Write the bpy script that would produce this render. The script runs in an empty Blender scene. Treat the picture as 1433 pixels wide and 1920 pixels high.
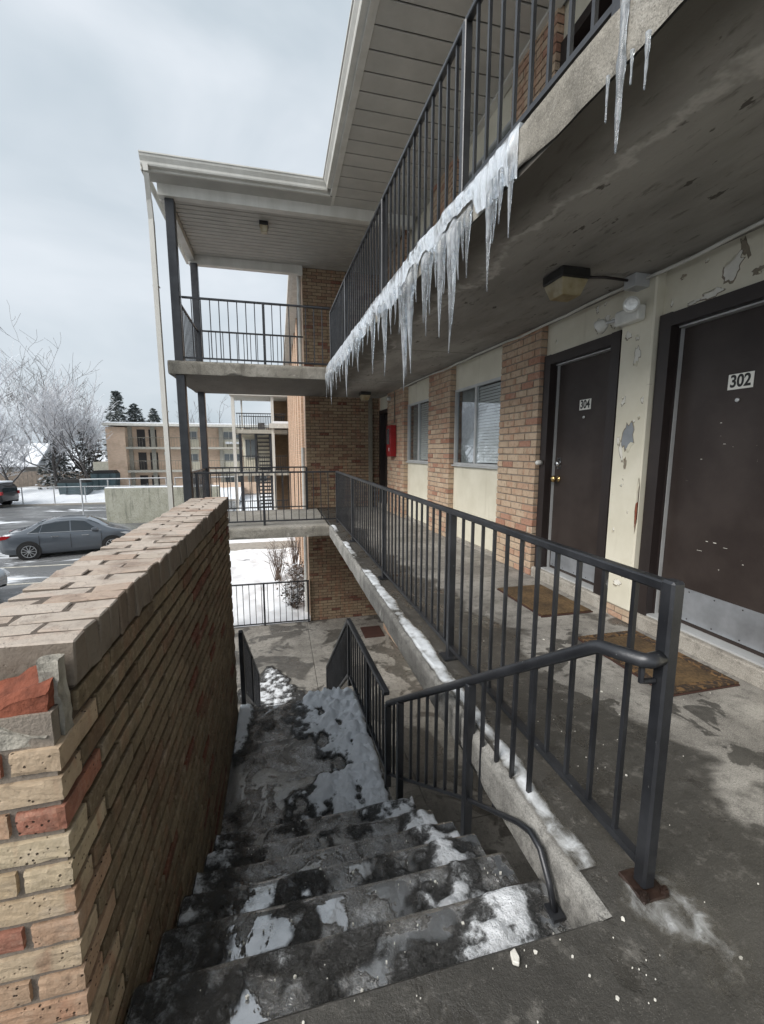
import bpy, bmesh, math, random
import numpy as np
from mathutils import Vector, Matrix

# ---------------------------------------------------------------- camera, sky, sun, exposure
U = 0.9                                   # whole scene and camera height scaled about the origin to reach real-world size
rad = math.radians
S = bpy.context.scene
col = S.collection
cam_d = bpy.data.cameras.new('camera'); cam = bpy.data.objects.new('camera', cam_d); col.objects.link(cam)
cam_d.sensor_fit = 'HORIZONTAL'; cam_d.sensor_width = 36; cam_d.lens = 36 * 800 / 1433
cam_d.clip_start = 0.02; cam_d.clip_end = 800
cam.location = (0, 0, 1.5 * U); cam.rotation_euler = (rad(90 - 8.1), 0, rad(-13.6))
S.camera = cam
W = bpy.data.worlds.new('World'); S.world = W; W.use_nodes = True
SUN_EL, SUN_AZ = 38, 243                  # degrees; azimuth clockwise from +Y: behind and to the left
def make_world():
    nt = W.node_tree; nt.nodes.clear()
    out = nt.nodes.new('ShaderNodeOutputWorld'); bg = nt.nodes.new('ShaderNodeBackground')
    sky = nt.nodes.new('ShaderNodeTexSky'); sky.sky_type = 'NISHITA'; sky.sun_disc = False
    sky.sun_elevation = rad(SUN_EL); sky.sun_rotation = rad(SUN_AZ)
    sky.air_density = 1.2; sky.dust_density = 4.0
    sc = nt.nodes.new('ShaderNodeMixRGB'); sc.blend_type = 'MULTIPLY'; sc.inputs[0].default_value = 1
    sc.inputs[2].default_value = (.09, .09, .09, 1)
    tc = nt.nodes.new('ShaderNodeTexCoord')
    mp = nt.nodes.new('ShaderNodeMapping'); mp.inputs['Scale'].default_value = (1, 1, 1.9); mp.inputs['Location'].default_value = (.35, .1, .2)
    n1 = nt.nodes.new('ShaderNodeTexNoise'); n1.inputs['Scale'].default_value = 2.1; n1.inputs['Detail'].default_value = 5
    n1.inputs['Roughness'].default_value = .5; n1.inputs['Distortion'].default_value = .35
    rp = nt.nodes.new('ShaderNodeValToRGB')
    e = rp.color_ramp.elements
    e[0].position = .36; e[0].color = (.56, .64, .705, 1); e[1].position = .64; e[1].color = (.78, .835, .895, 1)
    mx = nt.nodes.new('ShaderNodeMixRGB'); mx.inputs[0].default_value = .10
    nt.links.new(tc.outputs['Generated'], mp.inputs[0]); nt.links.new(mp.outputs[0], n1.inputs['Vector'])
    nt.links.new(n1.outputs['Fac'], rp.inputs[0]); nt.links.new(rp.outputs[0], mx.inputs[1])
    nt.links.new(sky.outputs[0], sc.inputs[1]); nt.links.new(sc.outputs[0], mx.inputs[2])
    nt.links.new(mx.outputs[0], bg.inputs[0]); bg.inputs[1].default_value = 0.405
    nt.links.new(bg.outputs[0], out.inputs[0])
make_world()
sun_d = bpy.data.lights.new('sun', 'SUN'); sun = bpy.data.objects.new('sun', sun_d); col.objects.link(sun)
sun_d.energy = 1.5; sun_d.angle = rad(40); sun_d.color = (1, .97, .93)
_d = Vector((math.sin(rad(SUN_AZ)) * math.cos(rad(SUN_EL)), math.cos(rad(SUN_AZ)) * math.cos(rad(SUN_EL)), math.sin(rad(SUN_EL))))
sun.rotation_euler = _d.to_track_quat('Z', 'Y').to_euler(); sun.location = _d * 30
vs = S.view_settings
vs.view_transform = 'Standard'; vs.look = 'None'; vs.exposure = 1.42; vs.gamma = 1; vs.use_curve_mapping = False
S.render.engine = 'CYCLES'
S.cycles.max_bounces = 8; S.cycles.diffuse_bounces = 4; S.cycles.glossy_bounces = 4; S.cycles.transmission_bounces = 6
S.cycles.caustics_reflective = False; S.cycles.caustics_refractive = False
S.cycles.use_denoising = True; S.cycles.use_adaptive_sampling = True; S.cycles.adaptive_threshold = .02

# ---------------------------------------------------------------- helpers: numbers
rng = random.Random(11)
def _hash(i, j, s):
    h = (i * 374761393 + j * 668265263 + s * 974634777) & 0xffffffff
    h = ((h ^ (h >> 13)) * 1274126177) & 0xffffffff
    return ((h ^ (h >> 16)) & 0xffff) / 65535.0
def vnoise(x, y, s=0):
    x = np.asarray(x, float); y = np.asarray(y, float)
    i = np.floor(x).astype(np.int64); j = np.floor(y).astype(np.int64)
    fx = x - i; fy = y - j; fx = fx * fx * (3 - 2 * fx); fy = fy * fy * (3 - 2 * fy)
    a = _hash(i, j, s); b = _hash(i + 1, j, s); c = _hash(i, j + 1, s); d = _hash(i + 1, j + 1, s)
    return (a * (1 - fx) + b * fx) * (1 - fy) + (c * (1 - fx) + d * fx) * fy
def fbm(x, y, s=0, o=4):
    t = 0; a = .5; n = 0
    for k in range(o):
        t = t + a * vnoise(x * 2 ** k + 17.3 * k, y * 2 ** k - 9.1 * k, s + k); n += a; a *= .5
    return t / n
def lerp(a, b, t): return a + (b - a) * t
def sstep(a, b, x):
    t = np.clip((np.asarray(x, float) - a) / (b - a), 0, 1); return t * t * (3 - 2 * t)

# ---------------------------------------------------------------- helpers: nodes
class X:
    """a socket in a material being written, with arithmetic"""
    def __init__(s, m, k): s.m = m; s.k = k
    def _b(s, o, op, rev=False):
        n = s.m.nt.nodes.new('ShaderNodeMath'); n.operation = op
        a, b = (o, s) if rev else (s, o)
        for q, v in ((0, a), (1, b)):
            if isinstance(v, X): s.m.nt.links.new(v.k, n.inputs[q])
            else: n.inputs[q].default_value = v
        return X(s.m, n.outputs[0])
    def __add__(s, o): return s._b(o, 'ADD')
    __radd__ = __add__
    def __mul__(s, o): return s._b(o, 'MULTIPLY')
    __rmul__ = __mul__
    def __sub__(s, o): return s._b(o, 'SUBTRACT')
    def __rsub__(s, o): return s._b(o, 'SUBTRACT', True)
    def max(s, o): return s._b(o, 'MAXIMUM')
    def min(s, o): return s._b(o, 'MINIMUM')
class M:
    def __init__(s, name):
        s.mat = bpy.data.materials.new(name); s.mat.use_nodes = True; s.nt = s.mat.node_tree
        s.b = s.nt.nodes['Principled BSDF']; s.out = s.nt.nodes['Material Output']
        s._pos = None
    def new(s, t): return s.nt.nodes.new(t)
    def put(s, inp, v):
        if isinstance(v, X): s.nt.links.new(v.k, inp)
        elif isinstance(v, tuple) and len(v) == 3 and inp.type == 'RGBA': inp.default_value = (*v, 1)
        else: inp.default_value = v
    def pos(s):
        if s._pos is None: s._pos = X(s, s.new('ShaderNodeNewGeometry').outputs['Position'])
        return s._pos
    def loc(s):                            # object coordinates plus a random offset for each object
        t = s.new('ShaderNodeTexCoord'); oi = s.new('ShaderNodeObjectInfo'); v = s.new('ShaderNodeVectorMath'); v.operation = 'ADD'
        mul = s.new('ShaderNodeVectorMath'); mul.operation = 'SCALE'; mul.inputs['Scale'].default_value = 1.0
        cb = s.new('ShaderNodeCombineXYZ')
        for i in range(3): s.put(cb.inputs[i], X(s, oi.outputs['Random']) * (37.0 + 11 * i))
        s.nt.links.new(t.outputs['Object'], v.inputs[0]); s.nt.links.new(cb.outputs[0], v.inputs[1])
        return X(s, v.outputs[0])
    def rnd(s): return X(s, s.new('ShaderNodeObjectInfo').outputs['Random'])
    def attr(s, name):
        n = s.new('ShaderNodeAttribute'); n.attribute_name = name; return X(s, n.outputs['Fac'])
    def xyz(s, v=None):
        n = s.new('ShaderNodeSeparateXYZ'); s.put(n.inputs[0], v or s.pos()); return [X(s, o) for o in n.outputs]
    def scale(s, v, sc):
        n = s.new('ShaderNodeVectorMath'); n.operation = 'MULTIPLY'; s.put(n.inputs[0], v)
        n.inputs[1].default_value = sc; return X(s, n.outputs[0])
    def noise(s, sc, det=4, rough=.55, v=None, dist=0):
        n = s.new('ShaderNodeTexNoise'); n.inputs['Scale'].default_value = sc; n.inputs['Detail'].default_value = det
        n.inputs['Roughness'].default_value = rough; n.inputs['Distortion'].default_value = dist
        s.put(n.inputs['Vector'], v or s.pos()); return X(s, n.outputs['Fac'])
    def voro(s, sc, v=None, feat='F1'):
        n = s.new('ShaderNodeTexVoronoi'); n.feature = feat; n.inputs['Scale'].default_value = sc
        s.put(n.inputs['Vector'], v or s.pos()); return X(s, n.outputs['Distance'])
    def step(s, a, b, x):
        n = s.new('ShaderNodeMapRange'); n.interpolation_type = 'SMOOTHSTEP'; s.put(n.inputs[0], x)
        n.inputs[1].default_value = a; n.inputs[2].default_value = b; return X(s, n.outputs[0])
    def mix(s, a, b, f, op='MIX'):
        n = s.new('ShaderNodeMixRGB'); n.blend_type = op
        s.put(n.inputs[0], f); s.put(n.inputs[1], a); s.put(n.inputs[2], b); return X(s, n.outputs[0])
    def ramp(s, x, stops, interp='LINEAR'):
        n = s.new('ShaderNodeValToRGB'); cr = n.color_ramp; cr.interpolation = interp
        while len(cr.elements) < len(stops): cr.elements.new(.5)
        for e, (p, c) in zip(cr.elements, stops): e.position = p; e.color = (*c, 1)
        s.put(n.inputs[0], x); return X(s, n.outputs[0])
    def nz(s):
        n = s.new('ShaderNodeNewGeometry'); q = s.new('ShaderNodeSeparateXYZ'); s.nt.links.new(n.outputs['Normal'], q.inputs[0]); return X(s, q.outputs[2])
    def bump(s, h, st=.3, d=.01):
        n = s.new('ShaderNodeBump'); n.inputs['Strength'].default_value = st; n.inputs['Distance'].default_value = d
        s.put(n.inputs['Height'], h); s.nt.links.new(n.outputs[0], s.b.inputs['Normal']); return s
    def set(s, color=None, rough=None, metal=None, spec=None, ior=None, trans=None, coat=None, emit=None, estr=None, alpha=None):
        for k, v in (('Base Color', color), ('Roughness', rough), ('Metallic', metal), ('Specular IOR Level', spec), ('IOR', ior),
                     ('Transmission Weight', trans), ('Coat Weight', coat), ('Emission Color', emit), ('Emission Strength', estr), ('Alpha', alpha)):
            if v is not None: s.put(s.b.inputs[k], v)
        return s
MAT = {}
def simple(name, c, rough=.6, metal=0, var=.15, sc=8, bump=0, bsc=60, spec=None):
    m = M(name); n = m.noise(sc, 4, .6)
    d = tuple(x * (1 - var) for x in c); l = tuple(min(1, x * (1 + var)) for x in c)
    m.set(color=m.ramp(n, [(.3, d), (.7, l)]), rough=rough, metal=metal, spec=spec)
    if bump: m.bump(m.noise(bsc, 4, .6), bump)
    MAT[name] = m.mat; return m.mat

# ---------------------------------------------------------------- helpers: meshes and objects
WL = {}                                    # world location of each object made here (metres)
class MB:
    def __init__(s): s.v = []; s.f = []; s.r = []
    def add(s, vs, fs, r=None):
        b = len(s.v); s.v += [tuple(p) for p in vs]; s.f += [tuple(i + b for i in f) for f in fs]
        s.r += [0.5 if r is None else r] * len(fs); return s
    def box(s, x0, x1, y0, y1, z0, z1, r=None):
        vs = [(x, y, z) for x in (x0, x1) for y in (y0, y1) for z in (z0, z1)]
        return s.add(vs, [(0, 1, 3, 2), (4, 6, 7, 5), (0, 4, 5, 1), (2, 3, 7, 6), (0, 2, 6, 4), (1, 5, 7, 3)], r)
    def fbox(s, o, u, n, a0, a1, d0, d1, z0, z1, r=None):
        """box in a wall frame: origin o, along u, outwards n (2-D unit vectors)"""
        vs = [(o[0] + u[0] * a + n[0] * d, o[1] + u[1] * a + n[1] * d, z) for a in (a0, a1) for d in (d0, d1) for z in (z0, z1)]
        fs = [(0, 1, 3, 2), (4, 6, 7, 5), (0, 4, 5, 1), (2, 3, 7, 6), (0, 2, 6, 4), (1, 5, 7, 3)]
        return s.add(vs, fs, r)
    def bar(s, p, q, w, h, r=None):
        p = Vector(p); q = Vector(q); d = (q - p).normalized()
        side = Vector((0, 0, 1)).cross(d)
        side = Vector((1, 0, 0)) if side.length < 1e-4 else side.normalized()
        up = d.cross(side).normalized()
        vs = [e + side * (a * w / 2) + up * (b * h / 2) for e in (p, q) for a, b in ((-1, -1), (1, -1), (1, 1), (-1, 1))]
        return s.add(vs, [(0, 1, 2, 3), (7, 6, 5, 4), (0, 4, 5, 1), (1, 5, 6, 2), (2, 6, 7, 3), (3, 7, 4, 0)], r)
    def tube(s, pts, rr, n=8, cap=True, r=None):
        pts = [Vector(p) for p in pts]
        if not isinstance(rr, (list, tuple)): rr = [rr] * len(pts)
        b = len(s.v); ref = None
        for i, p in enumerate(pts):
            d = (pts[min(i + 1, len(pts) - 1)] - pts[max(i - 1, 0)]).normalized()
            if ref is None: ref = Vector((0, 0, 1)) if abs(d.z) < .9 else Vector((1, 0, 0))
            a = d.cross(ref).normalized(); c = a.cross(d).normalized(); ref = c
            for k in range(n):
                t = 2 * math.pi * k / n; s.v.append(tuple(p + (a * math.cos(t) + c * math.sin(t)) * rr[i]))
        for i in range(len(pts) - 1):
            for k in range(n):
                k2 = (k + 1) % n; s.f.append((b + i * n + k, b + i * n + k2, b + (i + 1) * n + k2, b + (i + 1) * n + k)); s.r.append(.5)
        if cap:
            s.f.append(tuple(b + k for k in reversed(range(n)))); s.r.append(.5)
            s.f.append(tuple(b + (len(pts) - 1) * n + k for k in range(n))); s.r.append(.5)
        return s
    def lathe(s, c, prof, axis='z', n=20, r=None):
        """profile of (radius, height) about an axis through c"""
        b = len(s.v)
        for rr, h in prof:
            for k in range(n):
                t = 2 * math.pi * k / n; a, d = rr * math.cos(t), rr * math.sin(t)
                s.v.append({'z': (c[0] + a, c[1] + d, c[2] + h), 'x': (c[0] + h, c[1] + a, c[2] + d), 'y': (c[0] + a, c[1] + h, c[2] + d)}[axis])
        for i in range(len(prof) - 1):
            for k in range(n):
                k2 = (k + 1) % n; s.f.append((b + i * n + k, b + i * n + k2, b + (i + 1) * n + k2, b + (i + 1) * n + k)); s.r.append(.5)
        s.f.append(tuple(b + k for k in range(n))); s.f.append(tuple(b + (len(prof) - 1) * n + k for k in range(n))); s.r += [.5, .5]
        return s
    def prism(s, poly, h0, h1, fn, r=None):
        """polygon extruded between h0 and h1; fn(a, b, h) gives the point"""
        n = len(poly); vs = [fn(a, b, h0) for a, b in poly] + [fn(a, b, h1) for a, b in poly]
        fs = [tuple(range(n)), tuple(range(2 * n - 1, n - 1, -1))] + [(i, (i + 1) % n, n + (i + 1) % n, n + i) for i in range(n)]
        return s.add(vs, fs, r)
    def build(s, name, mat, parent=None, smooth=False, bevel=0, seg=1, flip=True):
        v = np.array(s.v, float) * U
        if parent is None:
            lo, hi = v.min(0), v.max(0); o = Vector(((lo[0] + hi[0]) / 2, (lo[1] + hi[1]) / 2, lo[2])); base = o
        else: o = Vector((0, 0, 0)); base = WL[parent.name]
        v = v - np.array(base)
        me = bpy.data.meshes.new(name); me.from_pydata(v.tolist(), [], s.f)
        if flip:
            bm = bmesh.new(); bm.from_mesh(me); bmesh.ops.recalc_face_normals(bm, faces=bm.faces)
            if bevel: bmesh.ops.bevel(bm, geom=list(bm.edges), offset=bevel * U, segments=seg, affect='EDGES', profile=.6)
            bm.to_mesh(me); bm.free()
        if not bevel and any(x != .5 for x in s.r):
            a = me.attributes.new('rnd', 'FLOAT', 'FACE'); a.data.foreach_set('value', s.r)
        me.materials.append(MAT[mat])
        if smooth: me.polygons.foreach_set('use_smooth', [True] * len(me.polygons))
        ob = bpy.data.objects.new(name, me); col.objects.link(ob)
        if parent is not None: ob.parent = parent; WL[ob.name] = base + o
        else: ob.location = o; WL[ob.name] = o.copy()
        return ob
def tag(o, label=None, cat=None, group=None, kind=None):
    if label: o['label'] = label
    if cat: o['category'] = cat
    if group: o['group'] = group
    if kind: o['kind'] = kind
    return o
def thing(name, label, cat, loc, group=None):
    o = bpy.data.objects.new(name, None); col.objects.link(o); o.location = Vector(loc) * U; WL[o.name] = o.location.copy()
    o.empty_display_size = .1
    return tag(o, label, cat, group)
def put(name, me, parent, p, rz=0, scale=None):
    """a mesh placed at pre-scale point p as a part of parent"""
    o = bpy.data.objects.new(name, me); col.objects.link(o); w = Vector(p) * U
    o.parent = parent; o.location = w - WL[parent.name] if parent else w; o.rotation_euler = (0, 0, rz); WL[o.name] = w
    return o
def copy_tree(o, parent=None):
    c = o.copy(); col.objects.link(c); c.parent = parent
    for ch in o.children: copy_tree(ch, c)
    return c
_meshes = {}
def box_mesh(key, dx, dy, dz, mat, bevel=.004, jit=0.0, var=0):
    k = (key, round(dx, 3), round(dy, 3), round(dz, 3), var)
    if k in _meshes: return _meshes[k]
    bm = bmesh.new(); bmesh.ops.create_cube(bm, size=1)
    r = random.Random(str(k))
    for v in bm.verts:
        v.co = Vector((v.co.x * dx + r.uniform(-jit, jit), v.co.y * dy + r.uniform(-jit, jit), v.co.z * dz + r.uniform(-jit, jit))) * U
    if bevel: bmesh.ops.bevel(bm, geom=list(bm.edges), offset=bevel * U, segments=1, affect='EDGES')
    me = bpy.data.meshes.new(key); bm.to_mesh(me); bm.free(); me.materials.append(MAT[mat]); _meshes[k] = me
    return me
def heightfield(mb, x0, x1, y0, y1, res, fn, base=0.0, keep=None):
    """sheet over a rectangle; fn(X, Y) gives heights above base, cells with none of it left out; returns thickness at each vertex"""
    nx = max(2, int((x1 - x0) / res)); ny = max(2, int((y1 - y0) / res))
    gx, gy = np.meshgrid(np.linspace(x0, x1, nx), np.linspace(y0, y1, ny)); h = fn(gx, gy)
    b = len(mb.v); idx = -np.ones(gx.shape, int); cells = []
    ok = (h > 0.0005) if keep is None else keep(gx, gy, h)
    for j in range(ny - 1):
        for i in range(nx - 1):
            if ok[j, i] or ok[j, i + 1] or ok[j + 1, i] or ok[j + 1, i + 1]: cells.append((j, i))
    thick = []
    for j, i in cells:
        for a, c in ((j, i), (j, i + 1), (j + 1, i + 1), (j + 1, i)):
            if idx[a, c] < 0:
                idx[a, c] = len(mb.v); mb.v.append((gx[a, c], gy[a, c], base + float(max(h[a, c], 0)))); thick.append(float(max(h[a, c], 0)))
    for j, i in cells:
        mb.f.append((idx[j, i], idx[j, i + 1], idx[j + 1, i + 1], idx[j + 1, i])); mb.r.append(.5)
    return thick
# ---------------------------------------------------------------- materials
def brick_mat(name, stops, per_object, pit=.5, stain=.35, streak=.35, stain_col=(.06, .045, .035), dark_sides=False):
    m = M(name)
    if per_object: r = m.rnd(); v = m.loc()
    else: r = m.attr('rnd'); v = m.pos()
    c = m.ramp(r, stops)
    band = m.noise(14, 2, .4, v=m.scale(v, (1, 1, .16)))
    c = m.mix(c, (.40, .175, .105), m.step(.56, .66, band) * streak)
    fine = m.noise(55, 5, .7, v=v)
    c = m.mix(c, m.mix(c, (.62, .52, .40), .5), m.step(.45, .8, fine) * .6)
    mott = m.noise(24, 4, .65, v=v, dist=.6); c = m.mix(c, m.mix(c, stain_col, .55), m.step(.50, .72, mott) * .7); c = m.mix(c, m.mix(c, (.70, .60, .50), .5), m.step(.56, .75, m.noise(11, 4, .6, v=v)) * .5)
    big = m.noise(6.5, 4, .6)
    c = m.mix(c, stain_col, m.step(.48, .78, big) * stain)
    pits = 1 - m.step(.10, .26, m.voro(75, v=v)); pits = pits * m.step(.44, .58, m.noise(13, 2, .5, v=v)) * pit
    c = m.mix(c, (.04, .028, .02), pits)
    if dark_sides: c = m.mix(m.mix(c, (.10, .078, .055), .70), c, m.step(.3, .75, m.nz()))  # sides mixed darker brown than the upward faces
    m.set(color=c, rough=.88, spec=.25)
    m.bump(m.noise(90, 5, .7, v=v) * .55 + m.noise(22, 3, .6, v=v) * .6 - pits * 1.2, .8, .006)
    MAT[name] = m.mat
parapet_stops = [(0, (.46, .36, .235)), (.22, (.53, .44, .31)), (.42, (.43, .325, .21)), (.60, (.51, .40, .28)), (.80, (.45, .32, .22)), (.90, (.43, .27, .18)), (.935, (.36, .17, .12)), (1, (.31, .12, .08))]
weathered_shaded_stops = [(0, (.19, .148, .096)), (.25, (.25, .198, .13)), (.5, (.15, .112, .072)), (.75, (.215, .165, .108)), (.90, (.175, .118, .076)), (.94, (.165, .06, .04)), (1, (.14, .05, .033))]  # stair-side parapet brick: grime plus that face's shade put into the colour
brick_mat('weathered_shaded_brick', weathered_shaded_stops, True, .4, .55, .15, (.05, .035, .024))
brick_mat('weathered_shaded_brick_run', weathered_shaded_stops, False, .4, .55, .15, (.05, .035, .024))
brick_mat('parapet_brick', parapet_stops, True, .95, .4, .45)
brick_mat('parapet_brick_run', parapet_stops, False)
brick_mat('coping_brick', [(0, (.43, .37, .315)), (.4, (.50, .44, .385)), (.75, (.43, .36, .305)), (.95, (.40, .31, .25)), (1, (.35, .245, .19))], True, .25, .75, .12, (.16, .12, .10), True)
wall_stops = [(0, (.45, .335, .235)), (.25, (.52, .40, .29)), (.5, (.47, .345, .245)), (.75, (.46, .315, .22)), (.90, (.43, .265, .185)), (.96, (.38, .205, .145)), (1, (.33, .175, .12))]
brick_mat('wall_brick', wall_stops, True, .15, .15, .38)
brick_mat('wall_brick_run', wall_stops, False, .15, .2, .45)
dark_stops = [(0, (.25, .185, .12)), (.3, (.31, .235, .155)), (.6, (.27, .195, .13)), (.88, (.22, .135, .09)), (.95, (.17, .07, .05)), (1, (.14, .055, .04))]
brick_mat('end_brick_run', dark_stops, False, .1, .30, .3)
simple('mortar', (.235, .20, .165), .95, bump=.5, bsc=120)
simple('mortar_mid', (.125, .10, .082), .95, bump=.5, bsc=120)
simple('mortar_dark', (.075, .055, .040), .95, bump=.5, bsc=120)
simple('broken_brick', (.19, .058, .032), .95, var=.45, sc=20, bump=.9, bsc=35)
simple('broken_mortar', (.30, .28, .24), .95, var=.4, sc=14, bump=.9, bsc=45)

def concrete(name, dark, light, wet_fn=None, chips=0.0, bump=.35, rough=.85, streak=False, wetcol=(.030, .028, .0245)):
    m = M(name)
    n1 = m.noise(1.9, 6, .62, dist=.4); n2 = m.noise(14, 5, .65); n3 = m.noise(75, 4, .7)
    c = m.mix(dark, light, m.step(.30, .70, n1)); c = m.mix(c, tuple(x * .62 for x in dark), m.step(.46, .70, n2) * .75)
    c = m.mix(c, tuple(min(1, x * 1.35) for x in light), m.step(.58, .8, n3) * .4)
    blot = m.step(.62, .68, m.noise(7.5, 5, .7, dist=1.2)); c = m.mix(c, tuple(x * .42 for x in dark), blot * .75)
    if streak:
        st = m.noise(5.0, 4, .6, v=m.scale(m.pos(), (1, 1, .12)))
        c = m.mix(c, tuple(x * .35 for x in dark), m.step(.52, .70, st) * .65)
        c = m.mix(c, (.62, .60, .55), m.step(.60, .75, m.noise(4.2, 5, .7, dist=.8)) * .55)
    g1 = m.noise(170, 3, .75); c = m.mix(c, tuple(x * .30 for x in dark), m.step(.50, .66, g1) * .55); c = m.mix(c, tuple(min(1, x * 1.5) for x in light), (1 - m.step(.34, .46, g1)) * .35)
    pt = 1 - m.step(.04, .12, m.voro(55)); c = m.mix(c, tuple(x * .25 for x in dark), pt * m.step(.46, .56, m.noise(4, 3, .6)) * .8)
    r = rough; h = n3 * .5 + n2 * .5 + g1 * .3
    if wet_fn:
        w = wet_fn(m)
        c = m.mix(c, m.mix(c, wetcol, .86), w)
        film = w * m.step(.52, .60, m.noise(4.2, 8, .66, dist=.2)); c = m.mix(c, tuple(min(1, v * 1.15) for v in dark), w * m.step(.52, .68, m.noise(13, 7, .75)) * .6); sp = 1 - m.step(.10, .24, m.voro(190)); c = m.mix(c, (.30, .28, .25), w * sp * m.step(.48, .62, m.noise(11, 4, .6)) * .55)
        r = rough - w * (rough - .46) - film * .34
        h = h * (1 - film * .6) + sp * w * .25
    if chips:
        p = 1 - m.step(.0, chips, m.voro(30)); p = p * m.step(.5, .56, m.noise(2.6, 3, .5)); c = m.mix(c, (.75, .72, .66), p)
    m.set(color=c, rough=r, spec=.5); m.bump(h, bump, .009); MAT[name] = m.mat
def wet_walk(m):
    x, y, z = m.xyz(); n = m.noise(1.7, 4, .55, dist=.5); n2 = m.noise(5, 4, .6)
    edge = 1 - m.step(-.05, .05, x - 1.12 - n * 1.05 + m.step(1.2, 6, y) * .34 - n2 * .12)
    near = 1 - m.step(-.05, .05, y - 1.12 - (n - .5) * 1.1 - (n2 - .5) * .5 + m.step(2.1, 2.7, x) * .7)
    pool = m.step(.55, .57, m.noise(2.3, 5, .62, dist=.8)) * (1 - m.step(2.4, 4.2, y))
    return edge.max(near).max(pool * .9)
concrete('walkway_concrete', (.165, .155, .140), (.36, .342, .31), wet_walk, .045, bump=.6)
def wet_low(m):
    n = m.noise(1.1, 4, .6, dist=.6); return m.step(.50, .53, n) * .8
concrete('lower_concrete', (.19, .178, .158), (.33, .312, .28), wet_low)
concrete('slab_edge_concrete', (.165, .160, .148), (.325, .315, .292), None, 0, .8, .85, True)
concrete('fascia_concrete', (.20, .185, .155), (.34, .32, .28), None, 0, .9, .9, True)
concrete('bridge_concrete', (.28, .265, .23), (.40, .38, .345))
concrete('retaining_concrete', (.33, .335, .27), (.45, .45, .385), None, 0, .3, .9, True)
concrete('threshold_concrete', (.27, .245, .21), (.42, .395, .35))
def wet_step(m):
    n = m.noise(2.2, 4, .6, dist=.4); return m.step(.22, .34, n)
def step_mat():
    m = M('stair_concrete'); nz = m.nz()
    n1 = m.noise(3.2, 6, .6, dist=.6); n2 = m.noise(16, 6, .7, dist=.5); n3 = m.noise(70, 4, .7)
    c = m.mix((.040, .037, .033), (.13, .121, .106), m.step(.3, .72, n1)); c = m.mix(c, (.20, .19, .172), m.step(.50, .74, n2) * .75); c = m.mix(c, (.33, .325, .315), m.step(.60, .72, m.noise(38, 5, .7, dist=1.5)) * .6)
    slush = m.step(.47, .62, m.noise(6.5, 9, .76, dist=1.0)); c = m.mix(c, (.46, .47, .48), slush * .62 * m.step(.5, .9, nz))
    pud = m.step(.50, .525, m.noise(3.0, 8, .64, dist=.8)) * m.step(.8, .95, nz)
    specks = (1 - m.step(.0, .10, m.voro(42))) * m.step(.5, .6, m.noise(5, 3, .5)); c = m.mix(c, (.75, .74, .72), specks)
    c = m.mix(c, (.15, .158, .166), pud)  # puddles get a paler base standing in for reflected sky
    g1 = m.noise(150, 3, .75); c = m.mix(c, (.012, .011, .010), m.step(.50, .66, g1) * .6 * (1 - pud)); c = m.mix(c, (.42, .41, .39), (1 - m.step(.30, .42, g1)) * .5 * (1 - pud))
    edge = m.step(.10, .45, nz) * (1 - m.step(.86, .97, nz)) * m.step(.34, .56, m.noise(14, 4, .6)); c = m.mix(c, (.34, .315, .27), edge * .85)
    r = .20 + n3 * .14 - pud * .30
    m.set(color=c, rough=r.max(.02), spec=.5, ior=1.95 + pud * .95)
    m.bump((m.noise(30, 5, .65, dist=1.2) * .9 + n2 * .6 + n3 * .35) * (1 - pud * .97), 1.0, .016)
    cb = m.new('ShaderNodeBump'); cb.inputs['Strength'].default_value = .8; cb.inputs['Distance'].default_value = .02; m.put(cb.inputs['Height'], m.noise(13, 6, .66, dist=.8) * (1 - pud * .8)); m.nt.links.new(cb.outputs[0], m.b.inputs['Coat Normal'])
    m.b.inputs['Coat Roughness'].default_value = .07; m.b.inputs['Coat IOR'].default_value = 2.5; m.put(m.b.inputs['Coat Weight'], m.step(.30, .50, m.noise(4, 6, .65)) * m.step(.3, .8, nz) * .9); MAT['stair_concrete'] = m.mat
step_mat()
def ceiling_mat():
    m = M('ceiling_concrete'); x, y, z = m.xyz()
    n1 = m.noise(1.4, 6, .6, v=m.scale(m.pos(), (1.6, .6, 1))); n2 = m.noise(16, 5, .65, v=m.scale(m.pos(), (1.5, .35, 1)))
    c = m.mix((.205, .196, .18), (.34, .326, .30), m.step(.3, .7, n1)); c = m.mix(c, (.10, .093, .082), m.step(.55, .72, n2) * .7); c = m.mix(c, (.34, .325, .30), m.step(.60, .74, m.noise(3.1, 6, .65, dist=.7)) * .5)
    spot = m.step(.66, .69, m.noise(6, 4, .6, v=m.scale(m.pos(), (1.6, .8, 1)))); c = m.mix(c, (.05, .043, .034), spot * .85)
    wob = (m.noise(2.2, 5, .6) - .5) * .75
    line = x - 1.53 - wob + (y - 1.4) * .06
    vein = (1 - m.step(.0, .055, line.max(0.0 - line) + (m.noise(30, 4, .6) - .5) * .05)) * m.step(.38, .5, m.noise(4, 4, .6)); c = m.mix(c, (.50, .48, .45), vein * .9)
    rim = 1 - m.step(.0, .28, x - 1.22 - wob * .4); c = m.mix(c, (.055, .046, .033), rim * .75)
    seam = y - 5.35; sm = 1 - m.step(.004, .012, seam.max(0.0 - seam)); c = m.mix(c, (.05, .04, .03), sm * .8)
    m.set(color=c, rough=.9); m.bump(n2 * .6 + m.noise(60, 4, .7) * .5 + vein * .5, .45, .008); MAT['ceiling_concrete'] = m.mat
ceiling_mat()
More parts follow.
